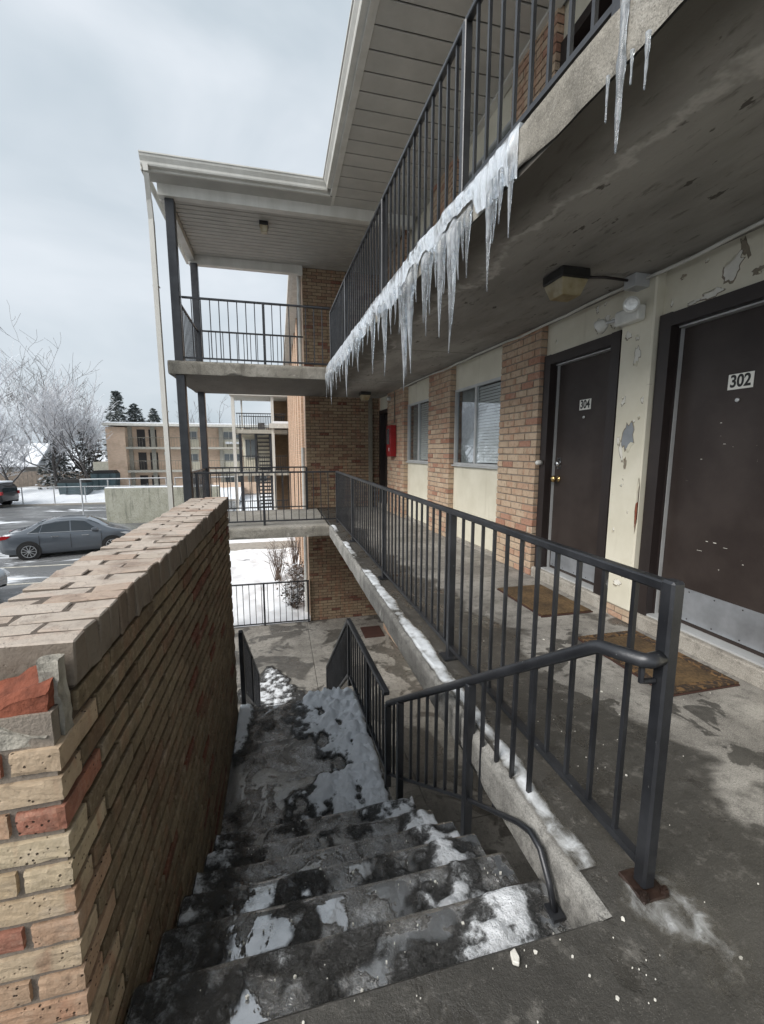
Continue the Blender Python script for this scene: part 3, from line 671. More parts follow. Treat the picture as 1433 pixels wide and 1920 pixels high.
# ---- floor slabs: walkway, upper balcony, bridge
def slab(name, mat, pts, z0, z1, parent=None, bevel=.012, chip=0):
    return MB().prism(pts, z0, z1, lambda a, b, h: (a, b, h)).build(name, mat, parent, bevel=bevel)
WALK = slab('walkway_slab', 'walkway_concrete', [(-2.4, -3), (3.2, -3), (3.2, 4.997), (1.0, 4.997), (1.0, .985), (-2.4, .985)], -.215, 0, BLD, .010)
slab('walkway_slab', 'walkway_concrete', [(1.0, 5.003), (3.2, 5.003), (2.9, 11.3), (1.0, 11.3)], -.215, 0, BLD)
def strip_face(name, pts, z0, z1, mat, off=.004, seed=3, parent=BLD, res=.03):
    """rough concrete edge face along a polyline, chipped at its lower arris"""
    mb = MB(); L = [0]
    for p, q in zip(pts, pts[1:]): L.append(L[-1] + math.dist(p, q))
    n = max(2, int(L[-1] / res)); rows = 9
    for i in range(n + 1):
        s = L[-1] * i / n; j = max(k for k in range(len(pts) - 1) if L[k] <= s + 1e-9); t = (s - L[j]) / (L[j + 1] - L[j])
        x, y = lerp(pts[j][0], pts[j + 1][0], t), lerp(pts[j][1], pts[j + 1][1], t)
        dx, dy = pts[j + 1][0] - pts[j][0], pts[j + 1][1] - pts[j][1]; q = math.hypot(dx, dy); nx, ny = -dy / q, dx / q
        chip = float(sstep(.60, .78, fbm(np.array(s * 1.7), np.array(seed * 3.1), seed)))*.05 + float(fbm(np.array(s * 9), np.array(1.), seed)) * .008
        tchip = .006 * float(fbm(np.array(s * 11), np.array(5.), seed + 2)) + .035 * float(sstep(.58, .74, fbm(np.array(s * 3.1), np.array(8.), seed + 3)))
        for k in range(rows):
            v = k / (rows - 1); z = lerp(z0 - .004, z1 + .003, v); o = off + .012 * (float(fbm(np.array(s * 6), np.array(z * 9), seed + 5)) - .5)
            if k == 0: z += chip; o *= .2
            if k == rows - 2: z = z1 - .002 - tchip; o += .003
            if k == rows - 1: z = z1 + .0035 - tchip * .25; o = .034 + tchip * .6
            mb.v.append((x + nx * o, y + ny * o, z))
        if i:
            b = (i - 1) * rows
            for k in range(rows - 1): mb.f.append((b + k, b + rows + k, b + rows + k + 1, b + k + 1)); mb.r.append(.5)
    return mb.build(name, mat, parent, smooth=True)
strip_face('slab_edge', [(.972, 8.6), (.972, .978)], -.215, 0, 'slab_edge_concrete', -.005, 3).data.flip_normals()
UPP = [(x, y) for y, x in EDGE if y <= 8.62]
slab('balcony_slab', 'ceiling_concrete', [(x + .012, y) for x, y in UPP] + [(2.96, 8.62), (3.2, -3)], 2.9, 3.12, BLD, 0)
strip_face('slab_edge', UPP[::-1], 2.9, 3.12, 'fascia_concrete', -.006, 7).data.flip_normals()
for zz, z0 in ((0, -.215), (STOREY, -.215)):
    lo, hi = zz + z0, zz + (.0 if zz == 0 else .02)
    slab('bridge_slab', 'bridge_concrete' if zz == 0 else 'ceiling_concrete', [(-1.86, 8.62), (.968 if zz == 0 else 2.96, 8.622), (.968 if zz == 0 else 2.66, 11.298), (-1.86, 11.3)], lo, hi, BLD, .01)
    strip_face('slab_edge', [(-1.86, 8.62), (.97, 8.62)], lo, hi, 'fascia_concrete', -.006, 11 + int(zz)).data.flip_normals()
    strip_face('slab_edge', [(-1.86, 11.3), (-1.86, 8.62)], lo, hi, 'fascia_concrete', -.006, 13 + int(zz)).data.flip_normals()
# ---- roof: gutters, fascias, soffit planks, beams
ROOF = MB().prism([(.98, -3), (3.6, -3), (3.6, 12), (-1.9, 12), (-1.9, 8.25), (.98, 8.25)], 6.13, 6.22, lambda a, b, h: (a, b, h)).build('roof', 'far_trim', BLD)
def gutter(p, q, side, parent=ROOF):
    """K-style gutter with its open side up, running p to q; side: unit outward vector"""
    prof = [(0, 6.03), (.075, 6.03), (.085, 6.05), (.085, 6.085), (.125, 6.14), (.13, 6.175), (.145, 6.175), (.145, 6.195), (.12, 6.195), (.12, 6.18), (.0, 6.18)]
    mb = MB(); n = len(prof)
    mb.add([(e[0] + side[0] * a, e[1] + side[1] * a, z) for e in (p, q) for a, z in prof], [tuple(range(n)), tuple(range(2 * n - 1, n - 1, -1))] + [(i, (i + 1) % n, n + (i + 1) % n, n + i) for i in range(n)])
    return mb.build('gutter', 'trim_paint', parent)
gutter((-1.98, 8.28), (1.0, 8.28), (0, -1)); gutter((1.06, 8.14), (1.06, -3), (-1, 0))
MB().box(-1.98, 1.06, 8.281, 8.32, 5.995, 6.13).build('fascia', 'trim_paint', ROOF); MB().box(1.061, 1.10, -3, 8.279, 5.995, 6.13).build('fascia', 'trim_paint', ROOF)
MB().box(-2.0, -1.96, 8.281, 11.9, 5.995, 6.13).build('fascia', 'trim_paint', ROOF)
MB().box(1.10, 1.15, -3, 8.66, 6.0, 6.035).build('soffit_trim', 'trim_paint', ROOF); MB().box(2.86, 2.96, -3, 8.6, 5.98, 6.03).build('soffit_trim', 'trim_paint', ROOF)
k = 0; y = -3.0
while y < 8.6:                                # eave soffit over the balcony, planks across
    MB().box(1.151, 2.90, y + .006, min(y + .276, 8.59), 6.012, 6.03).build('soffit_plank', 'soffit_paint', ROOF, bevel=.004); y += .29
MB().box(1.1, 2.95, -3, 8.6, 6.04, 6.05).build('soffit_back', 'dull_beige', ROOF)
MB().box(-1.95, 1.10, 8.321, 8.60, 6.0, 6.02).build('soffit_plank', 'soffit_paint', ROOF)
B = MB().box(-1.84, 2.7, 8.60, 8.74, 5.82, 6.09).build('porch_beam', 'trim_paint', ROOF)
MB().box(-1.84, .722, 11.16, 11.30, 5.74, 6.05).build('porch_beam', 'trim_paint', ROOF); MB().box(-1.84, -1.70, 8.741, 11.159, 5.80, 6.05).build('porch_beam', 'trim_paint', ROOF)
y = 8.76
while y < 11.14:
    MB().box(-1.69, 2.64, y + .010, y + .138, 5.93, 5.95).build('ceiling_plank', 'soffit_paint', ROOF, bevel=.005); y += .148
MB().box(-1.7, 2.66, 8.74, 11.16, 5.955, 5.965).build('ceiling_back', 'dull_beige', ROOF)
snow_edge = MB(); th = heightfield(snow_edge, .96, 1.6, 7.2, 8.2, .04, lambda a, b: .05 * sstep(0, .12, a - .95) * sstep(7.3, 8.0, b) * (.5 + fbm(a * 3, b * 3, 4)), 6.2)
tag(snow_edge.build('snow_cap', 'snow', ROOF, smooth=True, flip=False))
# ---- steel columns of the bridge porch, and the downspout
for (x, y) in ((-1.68, 8.74), (-1.72, 11.16)):
    for z0, z1 in ((-3.1, -.216), (.0, 2.884), (3.121, 5.82 if y < 9 else 5.74)):
        MB().box(x - .075, x + .075, y - .075, y + .075, z0, z1).build('column', 'railing_paint', BLD, bevel=.008)
mb = MB(); DS = [(-1.90, 8.21, 6.04), (-1.90, 8.21, 5.93), (-1.93, 8.40, 5.62), (-1.935, 8.48, 5.35), (-1.935, 8.50, -3.05)]
for p, q in zip(DS, DS[1:]): mb.bar(p, q, .075, .10)
ds = mb.build('downspout', 'trim_paint', BLD); tag(ds, 'pale grey downspout beside the porch column')
for z in (4.3, 2.2, .9): MB().box(-1.985, -1.885, 8.44, 8.56, z, z + .012).build('joint_band', 'trim_paint', ds)
# ---- lower level floor
LOW = MB().box(-2.3, 3.2, -3, 11.34, -3.4, -3.13).build('lower_floor', 'mortar_dark'); tag(LOW, kind='structure')
xs = [-2.3, .62, 1.75, 3.1]; ys = [-3, 1.2, 4.4, 7.95, 11.33]
for i in range(3):
    for j in range(4): MB().box(xs[i] + .004, xs[i + 1] - .004, ys[j] + .004, ys[j + 1] - .004, -3.2, -3.1).build('concrete_panel', 'lower_concrete', LOW, bevel=.006)
# ---- wing that runs on behind the end wall
for k in range(11):
    y0 = 11.62 + k * 1.9
    MB().box(.735, .98, y0, y0 + .75, -3.3, 5.95).build('pilaster', 'wing_brick', BLD)
MB().box(.90, 3.2, 11.61, 34, -3.3, 5.95).build('wing_wall', 'wing_brick', BLD)
MB().box(.52, 3.3, 11.65, 34, 5.96, 6.13).build('eave', 'far_trim', BLD)
MB().box(.42, .519, 11.65, 34, 6.0, 6.17).build('eave_gutter', 'trim_paint', BLD)
for k in range(9):
    y0 = 12.55 + k * 1.9
    for z in (-1.7, 1.4, 4.4): MB().box(.885, .899, y0, y0 + .75, z, z + 1.1).build('wing_window', 'far_pane', BLD)
MB().tube([(.66, 11.75, 5.9), (.66, 11.75, 3.0)], .05, 8).build('vent_pipe', 'white_plastic', BLD)
MB().tube([(.66, 11.75, 1.6), (.66, 11.75, -3.0)], .05, 8).build('vent_pipe', 'white_plastic', BLD)
# ---------------------------------------------------------------- staircase
ST = thing('concrete_staircase', 'wet concrete staircase going down between brick parapet and walkway, icy treads', 'staircase', (.2, 3, -3.1))
YN = [.985, 1.29, 1.59, 1.875, 2.15, 2.44, 2.75]; RX = [.964, .964, .964, .955, .93, .90]; RISE = .18
def step_block(x0, x1, y0, y1, z, th, name='step', seed=0):
    mb = MB(); nx, nyy = 34, 10; top = []
    def P(x, y):                          # worn, slightly dished surface with a rounded nosing
        e = min(1, (y1 - y) / .035); w = .010 * (fbm(np.array(x * 5 + seed), np.array(y * 5), seed) - .5)
        return (x, y, z + float(w) - .016 * (1 - e) ** 2)
    ysr = [y0 + (y1 - y0) * t for t in (0, .2, .4, .6, .78, .88, .93, .965, .985, 1)]
    for j in range(nyy):
        for i in range(nx): mb.v.append(P(lerp(x0, x1, i / (nx - 1)), ysr[j] + (.006 * (float(vnoise(np.array(i * .7), np.array(seed * 1.), 3)) - .5) if j > 6 else 0)))
    for j in range(nyy - 1):
        for i in range(nx - 1): a = j * nx + i; mb.f.append((a, a + 1, a + nx + 1, a + nx)); mb.r.append(.5)
    b = len(mb.v)
    for i in range(nx): mb.v.append((lerp(x0, x1, i / (nx - 1)), y1 - .004, z - th))
    for i in range(nx): mb.v.append((lerp(x0, x1, i / (nx - 1)), y0, z - th))
    for i in range(nx - 1):
        f = (nyy - 1) * nx + i; mb.f += [(f, f + 1, b + i + 1, b + i), (b + i, b + i + 1, b + nx + i + 1, b + nx + i), (b + nx + i, b + nx + i + 1, i + 1, i)]; mb.r += [.5] * 3
    R_ = [j * nx + nx - 1 for j in range(nyy)] + [b + nx - 1, b + 2 * nx - 1]; L_ = [j * nx for j in range(nyy)] + [b, b + nx]
    mb.f += [tuple(R_), tuple(reversed(L_))]; mb.r += [.5, .5]
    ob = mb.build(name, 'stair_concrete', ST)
    return ob
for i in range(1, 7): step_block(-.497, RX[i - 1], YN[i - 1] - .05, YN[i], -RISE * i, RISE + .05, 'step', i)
ZL = -RISE * 7
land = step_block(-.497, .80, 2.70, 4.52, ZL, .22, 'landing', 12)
NR = 10; r2 = (3.1 + ZL) / NR
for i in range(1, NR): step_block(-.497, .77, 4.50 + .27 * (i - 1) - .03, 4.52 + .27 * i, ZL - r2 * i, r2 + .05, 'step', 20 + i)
MB().prism([(2.72, ZL - .21), (4.5, ZL - .21), (7.0, -3.09), (6.2, -3.09), (4.3, ZL - .42), (2.75, ZL - .42), (.95, -.42), (.95, -.25)], .60, .74, lambda a, b, h: (h, a, b)).build('stringer', 'slab_edge_concrete', ST)
# ---------------------------------------------------------------- brick parapet
PW = thing('brick_parapet', 'buff brick parapet wall with chipped near corner beside the stairs', 'wall', (-.66, 2.7, -3.1))
PX0, PX1, PY0, PY1, PZ = -.83, -.5, 1.02, 4.46, .925
PC = .074
MB().box(PX0 + .012, PX1 - .014, PY0 + .040, PY1 - .006, -3.1, PZ - .004).build('mortar_core', 'mortar_dark', PW)  # side mortar darkened too, shade of the stair face in its colour
MB().box(PX0 + .012, PX1 - .012, PY0 + .008, PY0 + .039, -3.1, PZ - .004).build('mortar_face', 'mortar', PW)
small = MB(); rr = random.Random(5); cand = []
nrow = int((PZ + 3.1) / PC)
for k in range(nrow):
    z1 = PZ - k * PC - .009; z0 = z1 - PC + .018; zc = (z0 + z1) / 2; odd = k % 2
    y = PY0; first = True
    while y < PY1 - .03:
        ln = (.205 if odd else .098) if first else .205
        e = min(y + ln, PY1); dpt = (.098 if odd else .205) if first else .10
        cand.append((k, (PX1 - dpt, PX1), (y, e), zc, z1 - z0, first)); y = e + .015; first = False
    x = PX1 - ((.098 if odd else .205) + .016)
    while x > PX0 + .02:
        a = max(x - .205, PX0); cand.append((k, (a, x), (PY0, PY0 + .098), zc, z1 - z0, True)); x = a - .016
def shown(c):                              # rough size in the picture; bricks under the stairs show nothing
    k, (x0, x1), (y0, y1), zc, h, fr = c
    ysurf = (y0 + y1) / 2; zs = 0 if ysurf < .98 else (-RISE * (1 + sum(ysurf > q for q in YN[1:])) if ysurf < 2.75 else ZL)
    if zc < zs - .04: return -1
    return 1 / ysurf + (1 if fr else 0)
def rough_brick(dx, dy, dz, var):
    k = ('rough', dx, dy, round(dz, 3), var)
    if k in _meshes: return _meshes[k]
    bm = bmesh.new(); bmesh.ops.create_cube(bm, size=1); bmesh.ops.subdivide_edges(bm, edges=list(bm.edges), cuts=5, use_grid_fill=True); s = var * 13.7
    for v in bm.verts:
        p = v.co.copy(); q = Vector((p.x * dx, p.y * dy, p.z * dz)); e = sum(abs(t) > .49 for t in p)
        w = [float(fbm(np.array(q[(i + 1) % 3] * 70 + s), np.array(q[(i + 2) % 3] * 70 + q[i] * 55 + i * 5), 60 + i, 3)) - .5 for i in range(3)]
        q += Vector(w) * .0055
        if e >= 2: q *= 1 - (.012 + .05 * max(0, w[0] + w[1]))
        v.co = q * U
    me = bpy.data.meshes.new('brick'); bm.to_mesh(me); bm.free(); me.materials.append(MAT['parapet_brick']); _meshes[k] = me; return me
cand.sort(key=lambda c: -shown(c)); nb = 0
for c in cand:
    k, (x0, x1), (y0, y1), zc, h, fr = c
    j = rr.uniform(-.002, .002) if not fr else rr.uniform(-.002, .002)
    if k == 0 and y0 < PY0 + .02: continue                 # the broken corner
    if shown(c) > 0 and nb < 300 and fr and zc > -.25:
        put('brick', rough_brick(round(x1 - x0, 3), round(y1 - y0, 3), h, rr.randrange(6)), PW, ((x0 + x1) / 2 + j, (y0 + y1) / 2 - .003, zc)); nb += 1
    elif shown(c) > 0 and nb < 300:
        me = box_mesh('parapet_f' if fr else 'parapet_s', round(x1 - x0, 3), round(y1 - y0, 2), h, 'parapet_brick' if fr else 'weathered_shaded_brick', .0035, .005 if fr else .0022, rr.randrange(5))
        put('brick', me, PW, ((x0 + x1) / 2 + j, (y0 + y1) / 2 - (.003 if fr else 0), zc)); nb += 1
    else: small.box(x0 + j, x1 + j, y0, y1, zc - h / 2, zc + h / 2, rr.random())
tag(small.build('brick_courses', 'weathered_shaded_brick_run', PW), kind='stuff')
y = PY0 + .105; k = 0
while y < PY1 - .02:
    e = min(y + .066, PY1); cut = PX1 - (.115 if k % 2 else .215)
    for (a, b) in ((cut + .006, PX1 + .003), (PX0 - .004, cut - .006)):
        me = box_mesh('coping', round(b - a, 3), round(e - y, 3), .121, 'coping_brick', .004, .005, rr.randrange(5))
        o = put('coping_brick', me, PW, ((a + b) / 2, (y + e) / 2, PZ + .062 + rr.uniform(-.003, .003))); o.rotation_euler = (rr.uniform(-.012, .012), rr.uniform(-.012, .012), rr.uniform(-.012, .012))
    y = e + .0125; k += 1
MB().box(PX0 + .012, PX1 - .008, PY0 + .115, PY1 - .006, PZ - .003, PZ + .117).build('mortar_bed', 'mortar_mid', PW)
# the broken near corner: a split red brick stub over crumbled mortar
def chunk(name, mat, x0, x1, y0, y1, z0, z1, seed, amp, cut=None, n=9):
    bm = bmesh.new(); bmesh.ops.create_cube(bm, size=2); bmesh.ops.subdivide_edges(bm, edges=list(bm.edges), cuts=n, use_grid_fill=True)
    for v in bm.verts:
        p = v.co; q = Vector((lerp(x0, x1, p.x / 2 + .5), lerp(y0, y1, p.y / 2 + .5), lerp(z0, z1, p.z / 2 + .5)))
        w = Vector([float(fbm(np.array(q[(i + 1) % 3] * 22 + seed), np.array(q[(i + 2) % 3] * 22 + i * 7), seed + i, 3)) - .5 for i in range(3)])
        q += w * amp
        if cut:
            e = cut(q) + (float(vnoise(np.array(q.x * 26 + seed), np.array(q.y * 40), seed)) - .5) * amp * 2.2
            if q.z > e: q.z = e
        v.co = q
    mb = MB(); mb.v = [tuple(v.co) for v in bm.verts]; mb.f = [tuple(v.index for v in f.verts) for f in bm.faces]; mb.r = [.5] * len(mb.f); bm.free()
    return mb.build(name, mat, PW)
tag(chunk('broken_brick', 'broken_brick', -.84, -.518, 1.036, 1.112, PZ - .02, PZ + .12, 4, .014, lambda q: PZ + .014 + max(0, (q.x + .68)) * .30 + (q.y - 1.07) * .6, 13), 'split red brick stub')
chunk('crumbled_mortar', 'broken_mortar', -.835, -.53, PY0 + .006, PY0 + .10, PZ - .075, PZ + .03, 8, .026, lambda q: PZ + .004 - max(0, q.x + .64) * .45)
chunk('crumbled_mortar', 'broken_mortar', -.545, -.505, PY0 + .045, PY0 + .085, PZ - .10, PZ + .10, 15, .02)
# ---------------------------------------------------------------- railings
def railing(name, label, segs, top=1.08, bot=.09, spacing=.14, posts=(), post_w=.047, bal=.0165, rail=(.044, .035), group=None, cat='railing', post_drop=0.0, loc=None):
    """segs: list of (p, q) floor points; posts: list of (seg index, t)"""
    p0 = segs[0][0]; root = thing(name, label, cat, loc or p0, group)
    for si, (p, q) in enumerate(segs):
        p, q = Vector(p), Vector(q); L = (q - p).length; up = Vector((0, 0, 1))
        MB().bar(p + up * top, q + up * top, *rail).build('top_rail', 'railing_paint', root, bevel=.006)
        MB().bar(p + up * bot, q + up * bot, .032, .028).build('bottom_rail', 'railing_paint', root)
        n = max(1, round(L / spacing)); pt = [t for s, t in posts if s == si]
        for k in range(1, n):
            t = k / n
            if any(abs(t - a) * L < .04 for a in pt): continue
            c = p.lerp(q, t); ang = math.atan2((q - p).y, (q - p).x)
            me = box_mesh('baluster', bal, bal, top - bot, 'railing_paint', 0)
            put('baluster', me, root, (c.x, c.y, c.z + (top + bot) / 2), ang)
        for t in pt:
            c = p.lerp(q, t); me = box_mesh('post', post_w, post_w, top + .01 + post_drop, 'railing_paint', .005)
            put('post', me, root, (c.x, c.y, c.z + (top + .01 - post_drop) / 2 - .012), math.atan2((q - p).y, (q - p).x))
    return root
RXR = 1.18
YT = 8.0
main_posts = [2.76, 4.78, 6.95]
G = railing('guard_railing', 'long dark metal railing along the walkway outside doors 302 and 304', [((RXR, 1.03, 0), (RXR, 8.92, 0))], posts=[(0, (y - 1.03) / 7.89) for y in main_posts] + [(0, 1)], loc=(RXR, 4, 0))
# heavy newel with base plate
tag(MB().box(RXR - .025, RXR + .025, 1.007, 1.057, .02, 1.104).build('newel_post', 'railing_paint', G, bevel=.008))
bp = MB().box(RXR - .052, RXR + .056, .976, 1.09, .003, .020).build('base_plate', 'rust', G, bevel=.004); tag(bp, 'rusty base plate')
for dx in (-.040, .042): MB().lathe((RXR + dx, .988, .020), [(.014, 0), (.014, .014), (.007, .015), (.007, .025)], 'z', 6).build('bolt', 'rust', bp)
for y in main_posts: MB().box(RXR - .06, RXR + .06, y - .06, y + .06, .003, .014).build('base_plate', 'railing_paint', G)
H = railing('bridge_railing', 'dark railing along the near edge of the lower bridge, meeting the walkway railing', [((-1.60, 8.92, 0), (RXR - .03, 8.92, 0))], posts=[(0, .02), (0, .47)], loc=(-.2, 8.9, 0), spacing=.155)
railing('bridge_railing', 'dark railing along the far edge of the lower bridge', [((-1.64, 11.14, 0), (.70, 11.14, 0))], posts=[(0, 1)], top=1.10, loc=(-.5, 11.1, 0), spacing=.155)
railing('bridge_railing', 'short dark railing at the open end of the lower bridge between its columns', [((-1.70, 8.82, 0), (-1.72, 11.08, 0))], loc=(-1.7, 10, 0))
z3 = STOREY + .02
railing('bridge_railing', 'dark railing along the near edge of the upper bridge under the porch roof', [((-1.60, 8.80, z3), (1.08, 8.80, z3))], posts=[(0, .53)], top=1.14, loc=(-.3, 8.8, z3), spacing=.155)
railing('bridge_railing', 'dark railing along the far edge of the upper bridge', [((-1.64, 11.14, z3), (.70, 11.14, z3))], top=1.16, loc=(-.5, 11.1, z3), spacing=.155)
railing('bridge_railing', 'short dark railing at the open end of the upper bridge between its columns', [((-1.70, 8.82, z3), (-1.72, 11.08, z3))], top=1.14, loc=(-1.7, 10, z3))
ur = [(1.345, 1.15), (1.335, 1.62), (1.26, 2.90), (1.20, 4.9), (1.13, 7.1), (1.10, 8.80)]
railing('guard_railing', 'long dark metal railing of the upper balcony above the icicles', [((a[0], a[1], z3 - .015), (b[0], b[1], z3 - .015)) for a, b in zip(ur, ur[1:])], posts=[(1, 0), (2, 0), (3, 0), (4, 0), (4, 1)], top=1.09, bot=.10, spacing=.14, post_w=.052, bal=.019, loc=(1.2, 4, z3), post_drop=.02)
# stair handrail: pipe from the newel down the flight
SR = thing('stair_handrail', 'dark pipe handrail with balusters down the upper flight from the newel post', 'handrail', (.95, 1.95, -.72))
pipe = [(1.158, 1.03, .852), (1.105, 1.022, .852), (1.092, 1.03, .851), (1.062, 1.178, .831), (1.056, 1.20, .820), (.957, 1.95, .292), (.80, 3.10, -.52)]
MB().tube(pipe, .024, 14).build('pipe', 'railing_paint', SR, smooth=True)
MB().tube([(1.10, 1.04, .84), (1.10, 1.04, .775), (1.15, 1.04, .77)], .010, 6).build('bracket', 'railing_paint', SR)
def on_pipe(y):
    a, b = (pipe[4], pipe[5]) if y < 1.95 else (pipe[5], pipe[6]); t = (y - a[1]) / (b[1] - a[1]); return lerp(a[0], b[0], t), lerp(a[2], b[2], t)
def low_z(y): return float(np.interp(y, [1.16, 1.24, 1.32, 1.42, 1.95, 3.1], [-.16, -.07, -.02, -.07, -.41, -1.15]))
MB().tube([(.93, 1.155, -.17), (.935, 1.20, -.10), (.94, 1.27, -.03), (.94, 1.34, -.02), (.95, 1.44, -.075), (.957, 1.95, -.41), (.80, 3.10, -1.15)], .013, 8).build('bottom_rail', 'railing_paint', SR, smooth=True)
MB().box(.905, .955, 1.125, 1.185, -.178, -.165).build('base_plate', 'railing_paint', SR)
for y in (1.48, 1.595, 1.71, 1.83, 2.07, 2.19, 2.31, 2.43, 2.55, 2.67, 2.98):
    x, z = on_pipe(y); MB().box(x - .0085, x + .0085, y - .0085, y + .0085, low_z(y), z - .02).build('baluster', 'railing_paint', SR)
for y, zb in ((1.95, -.72), (2.86, -1.26), (3.10, -1.26)):
    x, z = on_pipe(y); MB().box(x - .024, x + .024, y - .024, y + .024, zb, z - .015).build('post', 'railing_paint', SR, bevel=.004)
MB().box(.915, .953, 1.90, 2.0, -.719, -.708).build('base_plate', 'railing_paint', SR)
railing('landing_railing', 'dark railing along the open side of the icy stair landing and the flight below', [((.80, 3.14, ZL), (.745, 4.72, ZL)), ((.745, 4.74, ZL), (.73, 7.15, -3.1))], top=.80, bot=.12, spacing=.115, posts=[(0, .4), (0, 1), (1, 1)], rail=(.05, .04), loc=(.78, 4, ZL))
railing('landing_railing', 'narrow dark railing at the parapet end above the lower flight', [((-.455, 4.60, ZL), (-.455, 7.15, -3.1))], top=.84, bot=.12, spacing=.115, posts=[(0, 0), (0, .46), (0, 1)], loc=(-.46, 4.7, ZL))
railing('yard_fence', 'dark picket railing at the back of the lower floor before the snowy yard', [((-2.25, 11.28, -3.1), (.70, 11.24, -3.1))], top=1.16, bot=.06, spacing=.155, posts=[(0, .28), (0, .60), (0, .99)], cat='fence', loc=(-.8, 11.3, -3.1))
# ---------------------------------------------------------------- ice along the upper slab edge
def ice_curtain():
    root = thing('ice_curtain', 'white ice sheet with long icicles hanging from the edge of the upper balcony slab', 'ice', (1.1, 5, 2.9))
    mb = MB(); y0, y1 = 2.17, 8.60; n = 620; rows = 22; top = 3.13
    ys = np.linspace(y0, y1, n + 1)
    rid = (fbm(ys * 7, ys * 0, 3, 3) - .5); rid2 = (fbm(ys * 26, ys * 0 + 4, 5, 3) - .5)
    cover = fbm(ys * 2.2, ys * 0 + 9, 12, 3)
    length = .20 + .07 * (fbm(ys * 5, ys * 0 + 2, 8, 3)) + .05 * rid2 - .12 * sstep(.52, .64, cover)
    length = np.where(ys > 6.5, length + .02, length)
    for i, y in enumerate(ys):
        ex = edge_x(y); endf = min(1, (y - y0) / .04, (y1 - y) / .03)
        for k in range(rows):
            v = k / (rows - 1)
            if v < .22:                     # over the top of the slab
                t = v / .22; x = ex + .075 * (1 - t) - .02 * t; z = top - .012 + .022 * math.sin(t * 1.5) + .03 * rid[i] * t
            else:
                t = (v - .22) / .78; bulge = (.030 + .085 * rid[i] + .030 * rid2[i]) * (.4 + .6 * math.sin(min(1, t * 1.2) * math.pi * .75)) + .02 * (float(fbm(np.array(y * 14), np.array(t * 2.5), 31, 2)) - .5)
                x = ex - .012 - max(.003, bulge) * endf * (1 - .55 * t); z = top - length[i] * t - .01
            mb.v.append((x, y, z))
    for i in range(n):
        for k in range(rows - 1): a = i * rows + k; mb.f.append((a, a + 1, a + rows + 1, a + rows)); mb.r.append(.5)
    mb.build('ice_sheet', 'ice', root, smooth=True, flip=False)
    tips = [(7.88, 2.33), (7.62, 2.62), (7.37, 2.53), (6.99, 2.6), (6.72, 2.66), (6.42, 2.29), (6.2, 2.70), (5.96, 2.64), (5.64, 2.52), (5.38, 2.69), (5.1, 2.73), (4.85, 2.36), (4.6, 2.66), (4.38, 2.26), (4.17, 2.62), (4.04, 2.67), (3.79, 2.04), (3.62, 2.16), (3.74, 2.15), (3.9, 2.55), (3.32, 2.49), (3.27, 2.38), (3.21, 2.52), (3.03, 2.31), (2.98, 2.59), (2.87, 2.17), (2.83, 2.35), (2.77, 2.61), (2.71, 2.7), (2.65, 2.58), (2.4, 2.41), (2.35, 2.65), (2.29, 2.72), (2.2, 2.61), (8.3, 2.58), (8.12, 2.68), (8.5, 2.52), (7.2, 2.7), (5.8, 2.72), (5.5, 2.74), (3.5, 2.7), (3.12, 2.68)]
    r = random.Random(8)
    for y, zt in tips:
        x = edge_x(y) - .030; zb = 2.99 + r.uniform(0, .05); L = zb - zt; rad0 = .010 + .030 * min(1, max(0, (L - .25)) / .7) + r.uniform(0, .007)
        mb = MB(); pts = []; rs = []; n = 15; ph = r.uniform(0, 6)
        for k in range(n):
            t = k / (n - 1); pts.append((x + .006 * math.sin(t * 5 + ph) * t, y + .008 * math.sin(t * 4 + ph * 2) * t, zb - L * t))
            f = float(sstep(0, .14, t)); pts[-1] = (pts[-1][0] + .035 * (1 - f), pts[-1][1], pts[-1][2]); rs.append(max(.0035, (.25 + .75 * f) * rad0 * (1 - t) ** 1.0 * (1 + .16 * math.sin(t * 26 + ph) * (1 - t)) + .006 * (1 - t)))
        mb.tube(pts, rs, 8); mb.build('icicle', 'ice', root, smooth=True)
    return root
ice_curtain()
for k, (y, zt, zb, rr0, lab) in enumerate([(1.57, 2.74, 2.90, .007, 'tiny icicle at the chipped arris, just left of the longest lone icicle'), (1.51, 2.60, 3.10, .024, 'longest lone icicle with white runnel on bare fascia, upper right'), (1.46, 2.79, 2.90, .007, 'shortest lone icicle on the bare balcony fascia'), (1.395, 2.73, 2.90, .010, 'small icicle nearest the camera on the bare balcony fascia')]):
    x = edge_x(y) - .012; mb = MB(); pts = []; rs = []
    for i in range(16):
        t = i / 15; z = lerp(zb, zt, t); w = 1 if z < 2.92 else (.55 + .5 * t)
        pts.append((x - .008 + .002 * math.sin(t * 4 + k), y + .003 * math.sin(t * 4 + k), z)); rs.append(max(.0035, rr0 * (1 - t * .82) * (1 + .12 * math.sin(t * 17 + k)) * w))
    tag(mb.tube(pts, rs, 8).build('icicle', 'ice', smooth=True), lab, 'icicle')
